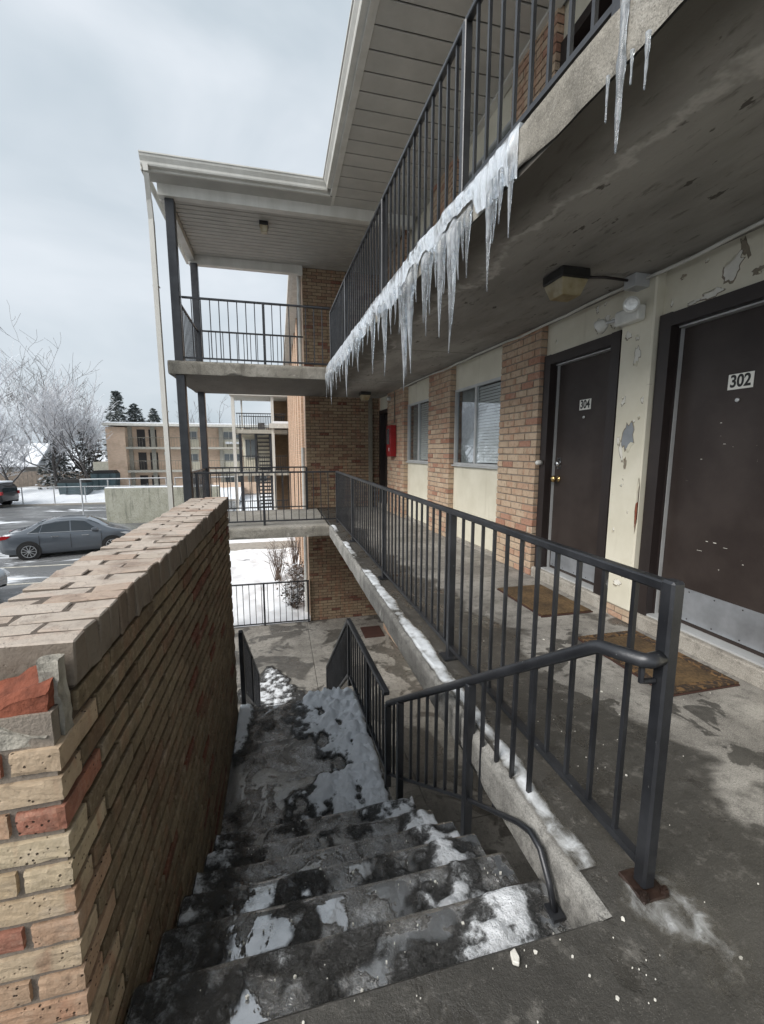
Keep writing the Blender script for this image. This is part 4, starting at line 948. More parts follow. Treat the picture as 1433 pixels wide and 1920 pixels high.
# ---------------------------------------------------------------- snow, slush and ice films
def film(name, mat, parts, kind='stuff', parent=None):
    mb = MB(); th = []
    for a in parts: th += heightfield(mb, *a[:-1][:5], a[5], a[6])
    ob = mb.build(name, mat, parent, smooth=True, flip=False)
    at = ob.data.attributes.new('thick', 'FLOAT', 'POINT'); at.data.foreach_set('value', [t / .034 for t in th])
    if kind: tag(ob, kind=kind)
    return ob
FOOT = [(.44, 3.42, .045, .12), (.33, 3.78, .045, .12), (.50, 3.98, .04, .11), (.36, 4.22, .04, .11), (.55, 3.12, .04, .09), (.30, 2.95, .045, .10), (.60, 3.66, .035, .08)]
def landing_snow(x, y):
    n = fbm(x * 3.2, y * 3.2, 5); n2 = fbm(x * 11, y * 11, 6)
    e = sstep(-.15, .72, x + (n - .5) * 1.1) * (1 - sstep(.735, .785, x)); h = .050 * e * (.15 + 1.25 * n2)
    h += .030 * sstep(.5, .72, fbm(x * 2.2 + 4, y * 2.2, 9)) * sstep(2.9, 3.4, y) * sstep(-.35, .1, x)
    h += .045 * (1 - sstep(-.46, -.33, x + (n2 - .5) * .12)) * sstep(3.35, 4.1, y)
    h += .010 * sstep(3.7, 4.4, y) * n
    h -= .026 * (1 - sstep(.1, .55, x)) * sstep(.30, .75, fbm(x * 2.6, y * 2.6 + 3, 14)) * (1 - sstep(3.9, 4.3, y))
    h += .017 * sstep(.35, .65, n2) * (.3 + n)
    h += .013 * fbm(x * 6, y * 6, 77) * (.4 + n2)
    h = h * (.28 + .72 * np.maximum(sstep(.0, .5, x + (n - .5) * .7), (1 - sstep(-.42, -.3, x)) * sstep(3.6, 4.2, y)))
    h = h * (.35 + 1.25 * fbm(x * 19, y * 19, 91, 3)) + .012 * sstep(.3, .6, h / .05) * (fbm(x * 34, y * 34, 92, 2) - .4)
    for fx, fy, a, b in FOOT:
        d = ((x - fx) / a) ** 2 + ((y - fy) / b) ** 2; h = h - .045 * np.exp(-d * 1.3) + .007 * np.exp(-(d - 2.1) ** 2 * 1.5)
    return np.where((x < -.49) | (x > .79), 0, h)
def tread(i):
    def f(x, y):
        n = fbm(x * 4.5 + i * 7, y * 4.5, 20 + i); n2 = fbm(x * 16, y * 16 + i, 30 + i)
        rx = RX[i - 1]; c = rx - [.17, .24, .20, .17, .16, .22][i - 1]
        h = .034 * sstep(.05, .85, 1.05 - np.abs(x - c) / .30 + (n - .5) * 1.7 - .25) * (.25 + 1.0 * n2)
        h += .019 * (1 - sstep(-.48, -.16, x + (n - .5) * .35)) * (.3 + n2)
        h += .020 * sstep(.44, .66, n) * n2
        h *= (1 - sstep(rx - .012, rx - .002, x)); h *= 1 - sstep(YN[i] - .03, YN[i] - .006, y) * .9
        return np.where(x < -.488, 0, h)
    return f
parts_ = [(-.495, .795, 2.76, 4.515, .0135, landing_snow, ZL + .002)]
for i in range(1, 7): parts_.append((-.495, RX[i - 1], YN[i - 1] + .003, YN[i] - .004, .0115, tread(i), -RISE * i + .003))
film('melting_snow', 'slush', parts_)
def low_snow(x, y):
    n = fbm(x * 3, y * 3, 41); n2 = fbm(x * 12, y * 12, 42)
    return .034 * sstep(.2, .9, 1.3 - np.abs(x + .28) / .6 - np.abs(y - 7.85) / 1.1 * .9 + (n - .5) * 1.6) * (.1 + 1.3 * n2)
film('trodden_snow', 'slush', [(-1.3, .5, 6.95, 9.0, .025, low_snow, -3.098)])
def edge_ice(x, y):
    n = fbm(x * 5, y * 2.2, 51); n2 = fbm(x * 20, y * 13, 52)
    near = 1 - sstep(1.0, 3.2, y)
    wv = fbm(x * 0 + 7, y * 2.6, 58); c = 1.03 + .05 * (fbm(x * 0 + 2, y * 1.7, 59) - .5) + .03 * near; w = .045 + .085 * wv
    h = .026 * sstep(.0, .9, 1.05 - np.abs(x - c) / w + (n - .5) * 1.6) * (.35 + 1.0 * n2)
    h *= .12 + .88 * sstep(.42, .56, fbm(x * 0 + 3, y * 1.1, 57) + .12 * sstep(3, 8, y))
    h = h * (.25 + .75 * sstep(1.15, 1.55, y + (n - .5) * .9)) * (1 - sstep(1.11, 1.155, x))
    return np.where((x < .985) | ((y > 4.985) & (y < 5.01)), 0, h)
def newel_ice(x, y):
    n = fbm(x * 6, y * 6, 61); d = np.hypot((x - 1.20) / .21, (y - .93) / .26); return .012 * sstep(.1, .9, 1.1 - d + (n - .5) * 1.2) * (.4 + fbm(x * 22, y * 22, 62))
film('edge_ice', 'ice_film', [(.978, 1.16, 1.13, 8.5, .014, edge_ice, .002), (.96, 1.5, .62, 1.30, .012, newel_ice, .004)])
# flakes of paint and salt on the landing and the walkway
mb = MB(); r = random.Random(77)
for k in range(300):
    x = r.uniform(-.4, 2.8); y = r.uniform(.35, 1.0) if k % 3 else r.uniform(1, 3.6)
    if y > .97 and x < 1.25: continue
    s = .0016 + .006 * r.random() ** 4; a = r.uniform(0, 6.3); pts = [(x + s * math.cos(a + t) * r.uniform(.6, 1.5), y + s * math.sin(a + t) * r.uniform(.6, 1.5)) for t in (0, 1.3, 2.4, 3.7, 5)]
    h = .002; mb.prism(pts, h, h + .003 + s * .3, lambda a, b, h: (a, b, h))
for k in range(260):
    i = r.randrange(1, 7); x = r.uniform(-.4, RX[i - 1] - .03); y = r.uniform(YN[i - 1] + .02, YN[i] - .02); s = .002 + .005 * r.random() ** 4; a = r.uniform(0, 6.3)
    mb.prism([(x + s * math.cos(a + t), y + s * math.sin(a + t) * r.uniform(.6, 1.2)) for t in (0, 1.5, 3, 4.5)], -RISE * i + .004, -RISE * i + .012 + s * .3, lambda a, b, h: (a, b, h))
tag(mb.build('paint_flakes', 'bare_primer'), kind='stuff')
tag(MB().prism([(.622, .935), (.638, .926), (.648, .942), (.646, .966), (.628, .961)], .002, .016, lambda a, b, h: (a, b, h)).build('paint_chip', 'bare_primer', bevel=.002), 'large white chip lying at the top stair edge', 'chip')
# ---------------------------------------------------------------- doormats
def doormat(label, x0, x1, y0, y1, z=0.0, border=True, mat='coir', ang=0):
    t = thing('doormat', label, 'doormat', ((x0 + x1) / 2, (y0 + y1) / 2, z)); b = .075
    MB().box(x0, x1, y0, y1, z + .002, z + .012).build('backing', 'mat_rubber', t, bevel=.003)
    if border:
        MB().box(x0 + b, x1 - b, y0 + b, y1 - b, z + .0121, z + .024).build('pile', mat, t, bevel=.004)
        for q in ((x0 + .004, x0 + b - .004, y0 + .004, y1 - .004), (x1 - b + .004, x1 - .004, y0 + .004, y1 - .004), (x0 + b, x1 - b, y0 + .004, y0 + b - .004), (x0 + b, x1 - b, y1 - b + .004, y1 - .004)):
            MB().box(*q, z + .0121, z + .027).build('border', 'mat_border', t, bevel=.004)
    else: MB().box(x0 + .012, x1 - .012, y0 + .012, y1 - .012, z + .0121, z + .024).build('pile', mat, t, bevel=.004)
    t.rotation_euler = (0, 0, ang); return t
doormat('brown coir doormat with dark patterned border in front of door 302', 2.29, 2.85, 1.95, 2.80)
doormat('plain brown coir doormat in front of door 304', 2.28, 2.83, 3.26, 4.09, border=False)
doormat('dark red doormat on the lower floor by the end wall', 1.95, 2.47, 9.86, 10.52, -3.1, False, 'mat_rubber')
# ---------------------------------------------------------------- lamps, conduit, extinguisher cabinet
def ceiling_lamp(label, x, y, z, w=.15, l=.20, lens_mat='amber_lens'):
    t = thing('ceiling_lamp', label, 'lamp', (x, y, z))
    MB().box(x - w, x + w, y - l * .55, y + l * .55, z - .075, z - .001).build('housing', 'black_plastic', t, bevel=.008)
    mb = MB(); a, b = w * .94, l * .52; c, d = w * .66, l * .34
    mb.add([(x - a, y - b, z - .076), (x + a, y - b, z - .076), (x + a, y + b, z - .076), (x - a, y + b, z - .076), (x - c, y - d, z - .19), (x + c, y - d, z - .19), (x + c, y + d, z - .19), (x - c, y + d, z - .19)], [(0, 1, 2, 3), (4, 5, 6, 7), (0, 1, 5, 4), (1, 2, 6, 5), (2, 3, 7, 6), (3, 0, 4, 7)])
    mb.build('lens', lens_mat, t, bevel=.006); return t
ceiling_lamp('black box lamp with amber lens on the ceiling near door 304', 2.27, 3.17, 2.9, .125, .235)
ceiling_lamp('small dim box lamp on the ceiling by the end wall', 2.05, 10.2, 2.885, .12, .24)
ceiling_lamp('box lamp on the slatted porch ceiling over the upper bridge', -.12, 9.35, 5.93, .085, .17)
r = random.Random(3); pts = []
y = 1.2
while y < 9.6: pts.append((wx(y) - .035 + r.uniform(-.006, .006), y, 2.872 + r.uniform(-.006, .006) - (.012 if abs(y % 2.1 - .6) < .2 else 0))); y += .28
CD = thing('electrical_conduit', 'pale electrical conduit clipped along the top of the wall over the doors', 'conduit', (2.9, 4, 2.8))
MB().tube(pts, .014, 7).build('pipe', 'trim_paint', CD, smooth=True)
MB().tube([(2.41, 3.17, 2.88), (2.6, 3.13, 2.882), (2.78, 3.09, 2.86)], .011, 6).build('branch_pipe', 'frame_brown', CD, smooth=True)
MB().box(2.79, 2.93, 3.02, 3.14, 2.80, 2.898).build('junction_box', 'aluminium', CD, bevel=.004)
MB().tube([(wx(9.75) - .02, 9.75, 2.86), (wx(9.75) - .02, 9.75, 2.16)], .012, 6).build('drop_pipe', 'dull_beige', CD)
MB().lathe((wx(10.1) - .10, 10.1, 2.74), [(.02, .0), (.05, .03), (.05, .09)], 'x', 12).build('sensor', 'aluminium', CD)
EM = thing('emergency_light', 'white twin-head emergency light on the cream pillar', 'light', (2.9, 3.12, 2.55))
MB().box(2.845, 2.928, 3.03, 3.285, 2.555, 2.675).build('housing', 'white_plastic', EM, bevel=.012)
def head(c, dirn, name='lamp_head'):
    d = Vector(dirn).normalized(); c = Vector(c); hb = MB().tube([c - d * .05, c - d * .04, c + d * .0, c + d * .03, c + d * .034], [.018, .04, .058, .062, .055], 18).build(name, 'white_plastic', EM, smooth=True)
    MB().tube([c + d * .033, c + d * .037], [.051, .044], 18).build('reflector', 'lamp_glass', hb)
head((2.80, 3.06, 2.665), (-.55, -.8, -.1)); head((2.82, 3.40, 2.60), (-.3, .85, -.5))
MB().tube([(2.83, 3.10, 2.66), (2.87, 3.13, 2.67)], .016, 8).build('arm', 'aluminium', EM); MB().tube([(2.83, 3.36, 2.61), (2.88, 3.27, 2.62)], .014, 8).build('arm', 'aluminium', EM)
EX = thing('extinguisher_cabinet', 'red fire extinguisher cabinet on the brick pier near the end wall', 'cabinet', (2.6, 9.8, 1.38))
xw = wx(9.8)
MB().box(xw - .14, xw - .002, 9.64, 9.98, 1.38, 2.10).build('box', 'red_paint', EX, bevel=.006)
MB().box(xw - .152, xw - .141, 9.66, 9.96, 1.40, 2.08).build('door', 'red_paint', EX, bevel=.003); MB().box(xw - .156, xw - .1525, 9.70, 9.92, 1.66, 2.02).build('pane', 'far_pane', EX)
MB().box(xw - .162, xw - .153, 9.69, 9.73, 1.50, 1.58).build('latch', 'white_plastic', EX)
BE = MB().lathe((wx(4.4) - .006, 4.40, 1.37), [(.018, -.03), (.026, -.02), (.028, .0), (.028, .04)], 'x', 14).build('doorbell', 'white_plastic', smooth=True); tag(BE, 'small round white doorbell on the frame of door 304', 'doorbell')
# ---------------------------------------------------------------- ground
def sheet(name, mat, x0, x1, y0, y1, z, kind='structure'):
    mb = MB().add([(x0, y0, z), (x1, y0, z), (x1, y1, z), (x0, y1, z)], [(0, 1, 2, 3)]); return tag(mb.build(name, mat, flip=False), kind=kind)
sheet('ground', 'yard_snow', -260, 260, -160, 420, -3.32)
sheet('parking_lot', 'asphalt', -80, -3.6, -20, 43, -3.12)
yard = MB(); heightfield(yard, -3.6, .92, 11.36, 34, .12, lambda x, y: .02 + .10 * fbm(x * .8, y * .8, 71) + .05 * fbm(x * 4, y * 4, 72) - .08 * sstep(.55, .72, fbm(x * 2.2, y * 2.2, 73)) , -3.2); tag(yard.build('snowy_yard', 'yard_snow', smooth=True, flip=False), kind='structure')
tag(MB().box(-8, .9, 20.6, 21.9, -3.3, -3.02).build('path', 'path_concrete'), kind='structure')
tag(MB().box(-12, -4.2, 17.0, 17.12, -3.116, -3.112).build('line_marking', 'line_paint'), kind='structure')
tag(MB().box(-14, -4.2, 19.6, 19.72, -3.116, -3.112).build('line_marking', 'line_paint'), kind='structure')
bank = MB(); heightfield(bank, -45, -3.7, 42.4, 54, .35, lambda x, y: .03 + .75 * sstep(42.5, 47, y) * (.35 + fbm(x * .35, y * .35, 81)) + .25 * fbm(x * 1.2, y * 1.2, 82) * sstep(42.5, 43.5, y), -3.13); tag(bank.build('snow_bank', 'yard_snow', smooth=True, flip=False), kind='structure')
tag(MB().box(-45, -3.7, 42.1, 42.4, -3.2, -2.98).build('kerb', 'path_concrete'), kind='structure')
hb = MB(); heightfield(hb, -120, 90, 70, 120, 4, lambda x, y: 1.5 + 5 * fbm(x * .05, y * .05, 83) * sstep(70, 95, y), -3.3); tag(hb.build('snowy_hill', 'yard_snow', smooth=True, flip=False), kind='structure')
# retaining wall
RW = thing('retaining_wall', 'stained concrete retaining wall with snow on top behind the blue sedan', 'wall', (-7, 30.6, -3.1))
MB().box(-10.8, -3.9, 30.4, 30.8, -3.3, -.85).build('wall', 'retaining_concrete', RW, bevel=.02)
MB().box(-10.78, -3.9, 30.42, 30.8, -.849, -.77).build('snow_cap', 'snow', RW, bevel=.03)
PR = thing('pipe_rail', 'galvanised pipe rail behind the retaining wall', 'rail', (-9, 33, -.9))
MB().tube([(-13.5, 34, -.45), (-8, 34, -.42)], .05, 6).build('rail', 'galvanised', PR); MB().tube([(-7.4, 34, -.42), (-3, 34, -.40)], .05, 6).build('rail', 'galvanised', PR)
for x in (-13.5, -11.8, -10.4, -8.0, -7.4): MB().tube([(x, 34, -3.2), (x, 34, -.42)], .045, 6).build('post', 'galvanised', PR)
# ---------------------------------------------------------------- cars (built in metres along +x, then scaled into place)
def loft(secs):
    mb = MB(); n = len(secs[0])
    for s in secs: mb.v += s
    for i in range(len(secs) - 1):
        for k in range(n - 1): a = i * n + k; mb.f.append((a, a + n, a + n + 1, a + 1)); mb.r.append(.5)
    mb.f += [tuple(range(n)), tuple(reversed([(len(secs) - 1) * n + k for k in range(n)]))]; mb.r += [.5, .5]
    return mb
def sedan(label, paint, loc, rz, sc=1.12):
    t = thing('parked_car', label, 'car', (0, 0, 0)); t.location = (0, 0, 0); WL[t.name] = Vector((0, 0, 0)); K = sc
    prof = [(-2.30, .50, .70, .74, .60), (-2.26, .30, .86, .90, .72), (-2.1, .22, .96, 1.0, .80), (-1.75, .19, 1.00, 1.04, .86), (-1.45, .18, 1.00, 1.13, .88), (-1.0, .18, .985, 1.36, .90), (-.55, .18, .975, 1.475, .905), (0, .18, .965, 1.49, .905), (.45, .18, .955, 1.45, .905), (.85, .18, .945, 1.26, .90), (1.2, .18, .935, 1.02, .89), (1.45, .19, .91, .955, .87), (1.85, .20, .83, .875, .84), (2.12, .23, .74, .78, .78), (2.27, .30, .62, .66, .66), (2.31, .42, .54, .56, .52)]
    secs = []
    for x, zl, zb, zt, w in prof:
        gh = zt - zb; half = [(w * .90, zl), (w * .99, zl + .10), (w, lerp(zl, zb, .5)), (w * .985, zb - .06), (w * .94, zb)]
        half += [(w * .94 - .10 * min(1, gh / .3) - gh * .28, lerp(zb, zt, .82)), (w * .94 - .2 * min(1, gh / .3) - gh * .30, lerp(zb, zt, .96)), (.28, zt)]
        full = half + [(-a, b) for a, b in reversed(half)]
        secs.append([(x * K, y * K, z * K) for y, z in full])
    body = loft(secs).build('body', paint, t, smooth=True)
    m = body.modifiers.new('s', 'SUBSURF'); m.levels = 1; m.render_levels = 1
    MB().box(-2.0 * K, 2.0 * K, -.72 * K, .72 * K, .13 * K, .24 * K).build('underbody_shade', 'print_black', body)  # black box added to deepen the contact shadow under the car
    def ipr(x):
        xs = [p[0] for p in prof]; return [float(np.interp(x, xs, [p[i] for p in prof])) for i in range(1, 5)]
    def side(x, v, s, off=.012):                # point on the glasshouse side, v 0 belt .. 1 roof rail
        zl, zb, zt, w = ipr(x); gh = zt - zb; y = lerp(w * .94, w * .94 - .10 * min(1, gh / .3) - gh * .28, v); return (x * K, s * (y + off) * K, lerp(zb, lerp(zb, zt, .82), v) * K)
    for s in (-1, 1):
        for poly in ([(-1.30, .12), (-1.18, .45), (-1.0, .90), (-.95, .9), (-1.02, .1)], [(-.98, .1), (-.90, .93), (-.08, .95), (-.05, .08)], [(.0, .08), (-.02, .95), (.42, .93), (.70, .55), (.92, .10)]):
            mb = MB(); mb.add([side(x, v, s, .014) for x, v in poly] + [side(x, v, s, -.01) for x, v in poly], [tuple(range(len(poly)))] + [(i, (i + 1) % len(poly), len(poly) + (i + 1) % len(poly), len(poly) + i) for i in range(len(poly))])
            mb.build('side_window', 'car_glass', body)
        tr = MB(); tr.tube([side(x, v, s, .016) for x, v in [(-1.36, .08), (-1.2, .5), (-.98, .97), (-.5, 1.02), (.1, 1.02), (.45, .97)]], .010 * K, 5); tr.tube([side(x, .03, s, .018) for x in (-1.36, -.7, 0, .6, .98)], .011 * K, 5); tr.build('window_trim', 'chrome', body)
        for xx in (-.52, .45): zl, zb, zt, w = ipr(xx); MB().box((xx - .11) * K, (xx + .11) * K, s * w * K, s * (w + .025) * K, (zb - .16) * K, (zb - .125) * K).build('door_handle', 'chrome', body, bevel=.004)
        for xx in (-1.02, -.03, .98): MB().tube([(xx * K, s * (ipr(xx)[3] + .002) * K, z * K) for z in (.35, .6, .9)], .006 * K, 4).build('door_gap', 'print_black', body)
        MB().box(.68 * K, .90 * K, s * .90 * K, s * 1.06 * K, .96 * K, 1.09 * K).build('mirror', paint, body, bevel=.03 * K)
        zl, zb, zt, w = ipr(-2.2)
        MB().prism([(-2.27, .80), (-2.02, .83), (-1.86, .93), (-2.05, .955), (-2.24, .93)], s * .62 * K, s * (w + .075) * K, lambda a, b, h: (a * K, h, b * K)).build('tail_light', 'tail_red', body)
        MB().prism([(2.24, .60), (1.95, .66), (1.62, .80), (1.80, .81), (2.12, .73)], s * .45 * K, s * .845 * K, lambda a, b, h: (a * K, h, b * K)).build('head_light', 'head_lamp', body)
        for xx in (-1.36, 1.34):
            MB().lathe((xx * K, s * .60 * K, .33 * K), [(.385 * K, 0), (.385 * K, s * .305 * K)], 'y', 24).build('wheel_arch', 'print_black', body)
            wl = MB().lathe((xx * K, s * .70 * K, .315 * K), [(.25 * K, 0), (.315 * K, s * .01 * K), (.318 * K, s * .19 * K), (.29 * K, s * .215 * K), (.235 * K, s * .215 * K), (.23 * K, s * .17 * K)], 'y', 28).build('wheel', 'tyre', t)
            rm = MB(); c = (xx * K, .315 * K)
            for q in range(10):
                a = q * math.pi / 5; rm.bar((c[0], s * .903 * K, c[1]), (c[0] + .225 * K * math.cos(a), s * .90 * K, c[1] + .225 * K * math.sin(a)), .045 * K, .02 * K)
            rm.lathe((xx * K, s * .875 * K, .315 * K), [(.238 * K, 0), (.238 * K, s * .035 * K), (.215 * K, s * .035 * K), (.21 * K, 0)], 'y', 24); rm.lathe((xx * K, s * .88 * K, .315 * K), [(.06 * K, 0), (.05 * K, s * .035 * K)], 'y', 12)
            rm.build('rim', 'wheel_alloy', wl)
    def top(x0, x1, w0, w1, y_in=.0):
        pts = []
        for x, w in ((x0, w0), (lerp(x0, x1, .5), lerp(w0, w1, .5)), (x1, w1)):
            zl, zb, zt, ww = ipr(x); pts.append((x, w, zt))
        return pts
    for (x0, x1, w0, w1, nm) in ((1.16, .52, .70, .56, 'windscreen'), (-1.50, -.95, .66, .55, 'rear_window')):
        mb = MB(); n = 6
        for i in range(n + 1):
            x = lerp(x0, x1, i / n); zl, zb, zt, ww = ipr(x)
            for yy in (-1, -.5, 0, .5, 1): mb.v.append((x * K + (.02 if nm == 'windscreen' else -.02) * K, lerp(w0, w1, i / n) * yy * K, (zt + .018 - .05 * abs(yy) ** 2.5) * K))
        for i in range(n):
            for k in range(4): a = i * 5 + k; mb.f.append((a, a + 1, a + 6, a + 5)); mb.r.append(.5)
        mb.build(nm, 'car_glass', body, smooth=True)
    t.location = Vector(loc) * U; t.rotation_euler = (0, 0, rad(rz)); return t
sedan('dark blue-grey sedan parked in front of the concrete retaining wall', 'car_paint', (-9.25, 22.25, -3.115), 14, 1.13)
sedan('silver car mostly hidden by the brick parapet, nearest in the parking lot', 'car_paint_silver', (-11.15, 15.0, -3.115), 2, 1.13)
def suv(label, loc, rz):
    t = thing('parked_car', label, 'car', (0, 0, 0)); K = 1.12
    secs = []
    for x, zl, zb, zt, w in [(-2.4, .5, 1.0, 1.05, .8), (-2.36, .4, 1.05, 1.5, .88), (-2.2, .35, 1.08, 1.76, .93), (-1, .35, 1.08, 1.84, .95), (.2, .35, 1.06, 1.82, .95), (.9, .35, 1.05, 1.35, .95), (1.2, .35, 1.04, 1.10, .94), (2.1, .4, .98, 1.02, .9), (2.3, .5, .8, .85, .75)]:
        gh = zt - zb; half = [(w * .92, zl), (w, .7), (w * .97, zb), (w * .95 - gh * .2, lerp(zb, zt, .9)), (.4, zt)]
        secs.append([(x * K, y * K, z * K) for y, z in half + [(-a, b) for a, b in reversed(half)]])
    body = loft(secs).build('body', 'car_paint_black', t, smooth=True)
    MB().box(-2.43 * K, -2.30 * K, -.7 * K, .7 * K, 1.12 * K, 1.5 * K).build('rear_window', 'car_glass', body, bevel=.02)
    MB().box(-2.2 * K, .1 * K, -.7 * K, .7 * K, 1.80 * K, 1.93 * K).build('snow_cap', 'snow', body, bevel=.05)
    for s in (-1, 1):
        MB().box(-2.44 * K, -2.3 * K, s * .72 * K, s * .92 * K, .95 * K, 1.2 * K).build('tail_light', 'tail_red', body, bevel=.02)
        MB().box(-2.0 * K, .6 * K, s * .80 * K, s * .965 * K, 1.12 * K, 1.6 * K).build('side_window', 'car_glass', body, bevel=.02)
        for xx in (-1.45, 1.45):
            wl = MB().lathe((xx * K, s * .72 * K, .37 * K), [(.3 * K, 0), (.37 * K, s * .02 * K), (.37 * K, s * .22 * K), (.25 * K, s * .25 * K)], 'y', 20).build('wheel', 'tyre', t); MB().lathe((xx * K, s * .95 * K, .37 * K), [(.22 * K, 0), (.18 * K, s * .03 * K)], 'y', 16).build('rim', 'wheel_alloy', wl)
    t.location = Vector(loc) * U; t.rotation_euler = (0, 0, rad(rz))
suv('black SUV with snow on its roof at the left edge of the parking lot', (-24.4, 42.0, -3.115), 172)
# ---------------------------------------------------------------- the building across the lot
FB = thing('apartment_building', 'three-storey brick apartment block with walkways across the parking lot', 'building', (-6, 52, -3.1))
Y0 = 50.0
def fbx(nm, mat, x0, x1, y0, y1, z0, z1, parent=FB): return MB().box(x0, x1, y0, y1, z0, z1).build(nm, mat, parent)
fbx('wall', 'far_brick', -15.4, 6, Y0 + 1.2, Y0 + 9, -3.3, 4.1); fbx('end_wall', 'far_cream', -18.6, -17.2, Y0 + .1, Y0 + 9, -3.3, .4); fbx('end_wall', 'far_brick', -17.19, -15.41, Y0 + .1, Y0 + 9, -3.3, 3.98)
fbx('roof', 'far_trim', -17.3, 6.4, Y0 - .6, Y0 + 10, 4.12, 4.36); fbx('snow_cap', 'snow', -17.3, 6.4, Y0 - .58, Y0 + 10, 4.361, 4.47)
for z in (1.72, -.72): fbx('walkway_slab', 'far_concrete', -15.38, 6, Y0 - .05, Y0 + 1.19, z, z + .24)
for lv, z in enumerate((1.96, -.48, -2.95)):
    for x in (-15.25, -13.0, -9.6, -6.1, -3.2): fbx('post', 'far_concrete', x - .2, x + .2, Y0 + .95, Y0 + 1.18, z, z + 2.15)
    for x in (-14.8, -13.65): 
        d = fbx('door', 'far_door', x + .22, x + 1.0 if x < -14 else x + .98, Y0 + 1.14, Y0 + 1.19, z, z + 1.85); fbx('knob', 'chrome', x + .85, x + .9, Y0 + 1.10, Y0 + 1.135, z + .9, z + .97, d)
    for x0, x1 in ((-9.9, -8.45), (-6.0, -4.0), (-2.8, -1.2)):
        fbx('wall_panel', 'far_cream', x0, x1, Y0 + 1.12, Y0 + 1.19, z, z + .82); fbx('wall_panel', 'far_cream', x0, x1, Y0 + 1.125, Y0 + 1.19, z + 1.72, z + 2.15)
        w = fbx('window', 'far_trim', x0 + .1, x1 - .1, Y0 + 1.10, Y0 + 1.19, z + .82, z + 1.72); n = 2 if x1 - x0 < 1.7 else 3
        for k in range(n): fbx('pane', 'far_pane', lerp(x0 + .15, x1 - .15, k / n) + .03, lerp(x0 + .15, x1 - .15, (k + 1) / n) - .03, Y0 + 1.08, Y0 + 1.095, z + .88, z + 1.66, w)
    if lv < 2:
        rl = fbx('railing', 'dull_beige', -15.3, 6, Y0, Y0 + .03, z + .95, z + 1.0)
        for k in range(54): fbx('baluster', 'dull_beige', -15.2 + k * .28, -15.18 + k * .28, Y0, Y0 + .02, z, z + .95, rl)
        if lv == 1: fbx('wall_lamp', 'white_plastic', -12.0, -11.7, Y0 + 1.05, Y0 + 1.19, z + 1.55, z + 1.9)
fbx('snowy_table', 'snow', -5.6, -3.9, Y0 + .6, Y0 + 1.5, 2.3, 2.55)
for x in (-5.5, -4.0): fbx('table_leg', 'far_door', x, x + .06, Y0 + 1, Y0 + 1.06, 1.96, 2.3)
fbx('brick_skirt', 'far_brick', -7, 6, Y0 - .2, Y0 - .06, -3.2, -1.9)
# ---------------------------------------------------------------- the second porch with its steel stairs
PT = thing('stair_porch', 'steel stair porch with white column on the far wing of the building', 'porch', (-1.5, 30, -3.1))
def pb(nm, mat, x0, x1, y0, y1, z0, z1, parent=PT, bevel=0): return MB().box(x0, x1, y0, y1, z0, z1).build(nm, mat, parent, bevel=bevel)
for z in (-.12, 2.68): pb('slab', 'far_concrete', -2.86, .7, 30, 32.6, z, z + .25)
pb('roof', 'far_trim', -2.95, .9, 29.7, 33, 5.10, 5.55)
pb('column', 'trim_paint', -2.86, -2.66, 29.95, 30.15, -3.1, 5.1); pb('column', 'railing_paint', -2.5, -2.32, 30.2, 30.35, -3.1, 2.67); pb('column', 'trim_paint', -2.45, -2.35, 32.4, 32.55, 2.93, 5.1); pb('column', 'railing_paint', -.52, -.38, 30.2, 30.35, -3.1, 2.67); pb('column', 'railing_paint', -1.48, -1.36, 30.3, 30.42, -3.1, 2.67)
pb('corner_pipe', 'trim_paint', -.36, -.18, 29.9, 30.1, -3.1, 5.1)
for zz, y in ((2.93, 30.1), (2.93, 32.5), (.13, 30.1), (-2.9, 30.1)):
    rl = pb('railing', 'railing_paint', -2.6, .6, y, y + .05, zz + 1.02, zz + 1.08); pb('bottom_rail', 'railing_paint', -2.6, .6, y, y + .04, zz + .1, zz + .14, rl)
    for k in range(21): pb('baluster', 'railing_paint', -2.55 + k * .15, -2.522 + k * .15, y + .01, y + .04, zz + .1, zz + 1.02, rl)
for k in range(10):                                             # two flights seen end on
    z = 2.62 - k * .27; pb('stair_tread', 'railing_paint', -1.32, -.54, 30.6 + k * .2, 30.9 + k * .2, z, z + .09)
    z2 = -.2 - k * .27; pb('stair_tread', 'railing_paint', -1.32, -.54, 30.6 + k * .2, 30.9 + k * .2, z2, z2 + .09)
for x in (-1.36, -.54): MB().bar((x, 30.6, 2.66), (x, 32.6, .0), .05, .25).build('stringer', 'railing_paint', PT); MB().bar((x, 30.6, -.16), (x, 32.6, -2.85), .05, .25).build('stringer', 'railing_paint', PT)
pb('wall', 'far_brick_dark', -.37, .95, 32.62, 33.5, -3.1, 5.1); pb('canopy', 'far_trim', -.5, .9, 29.5, 31, 3.02, 3.32); pb('snow_cap', 'snow', -.25, .9, 29.52, 31, 3.321, 3.46)
w = pb('window', 'far_trim', -2.3, -1.5, 32.62, 32.7, 1.0, 2.4)
for k in range(2): pb('pane', 'far_pane', -2.24 + k * .37, -1.93 + k * .37, 32.58, 32.615, 1.08, 2.32, w)
pb('back_wall', 'far_cream', -2.45, -.4, 32.71, 33.4, -.3, 2.66)
pb('air_conditioner', 'twig_dark', -1.25, -.8, 30.4, 30.8, 2.935, 3.4)
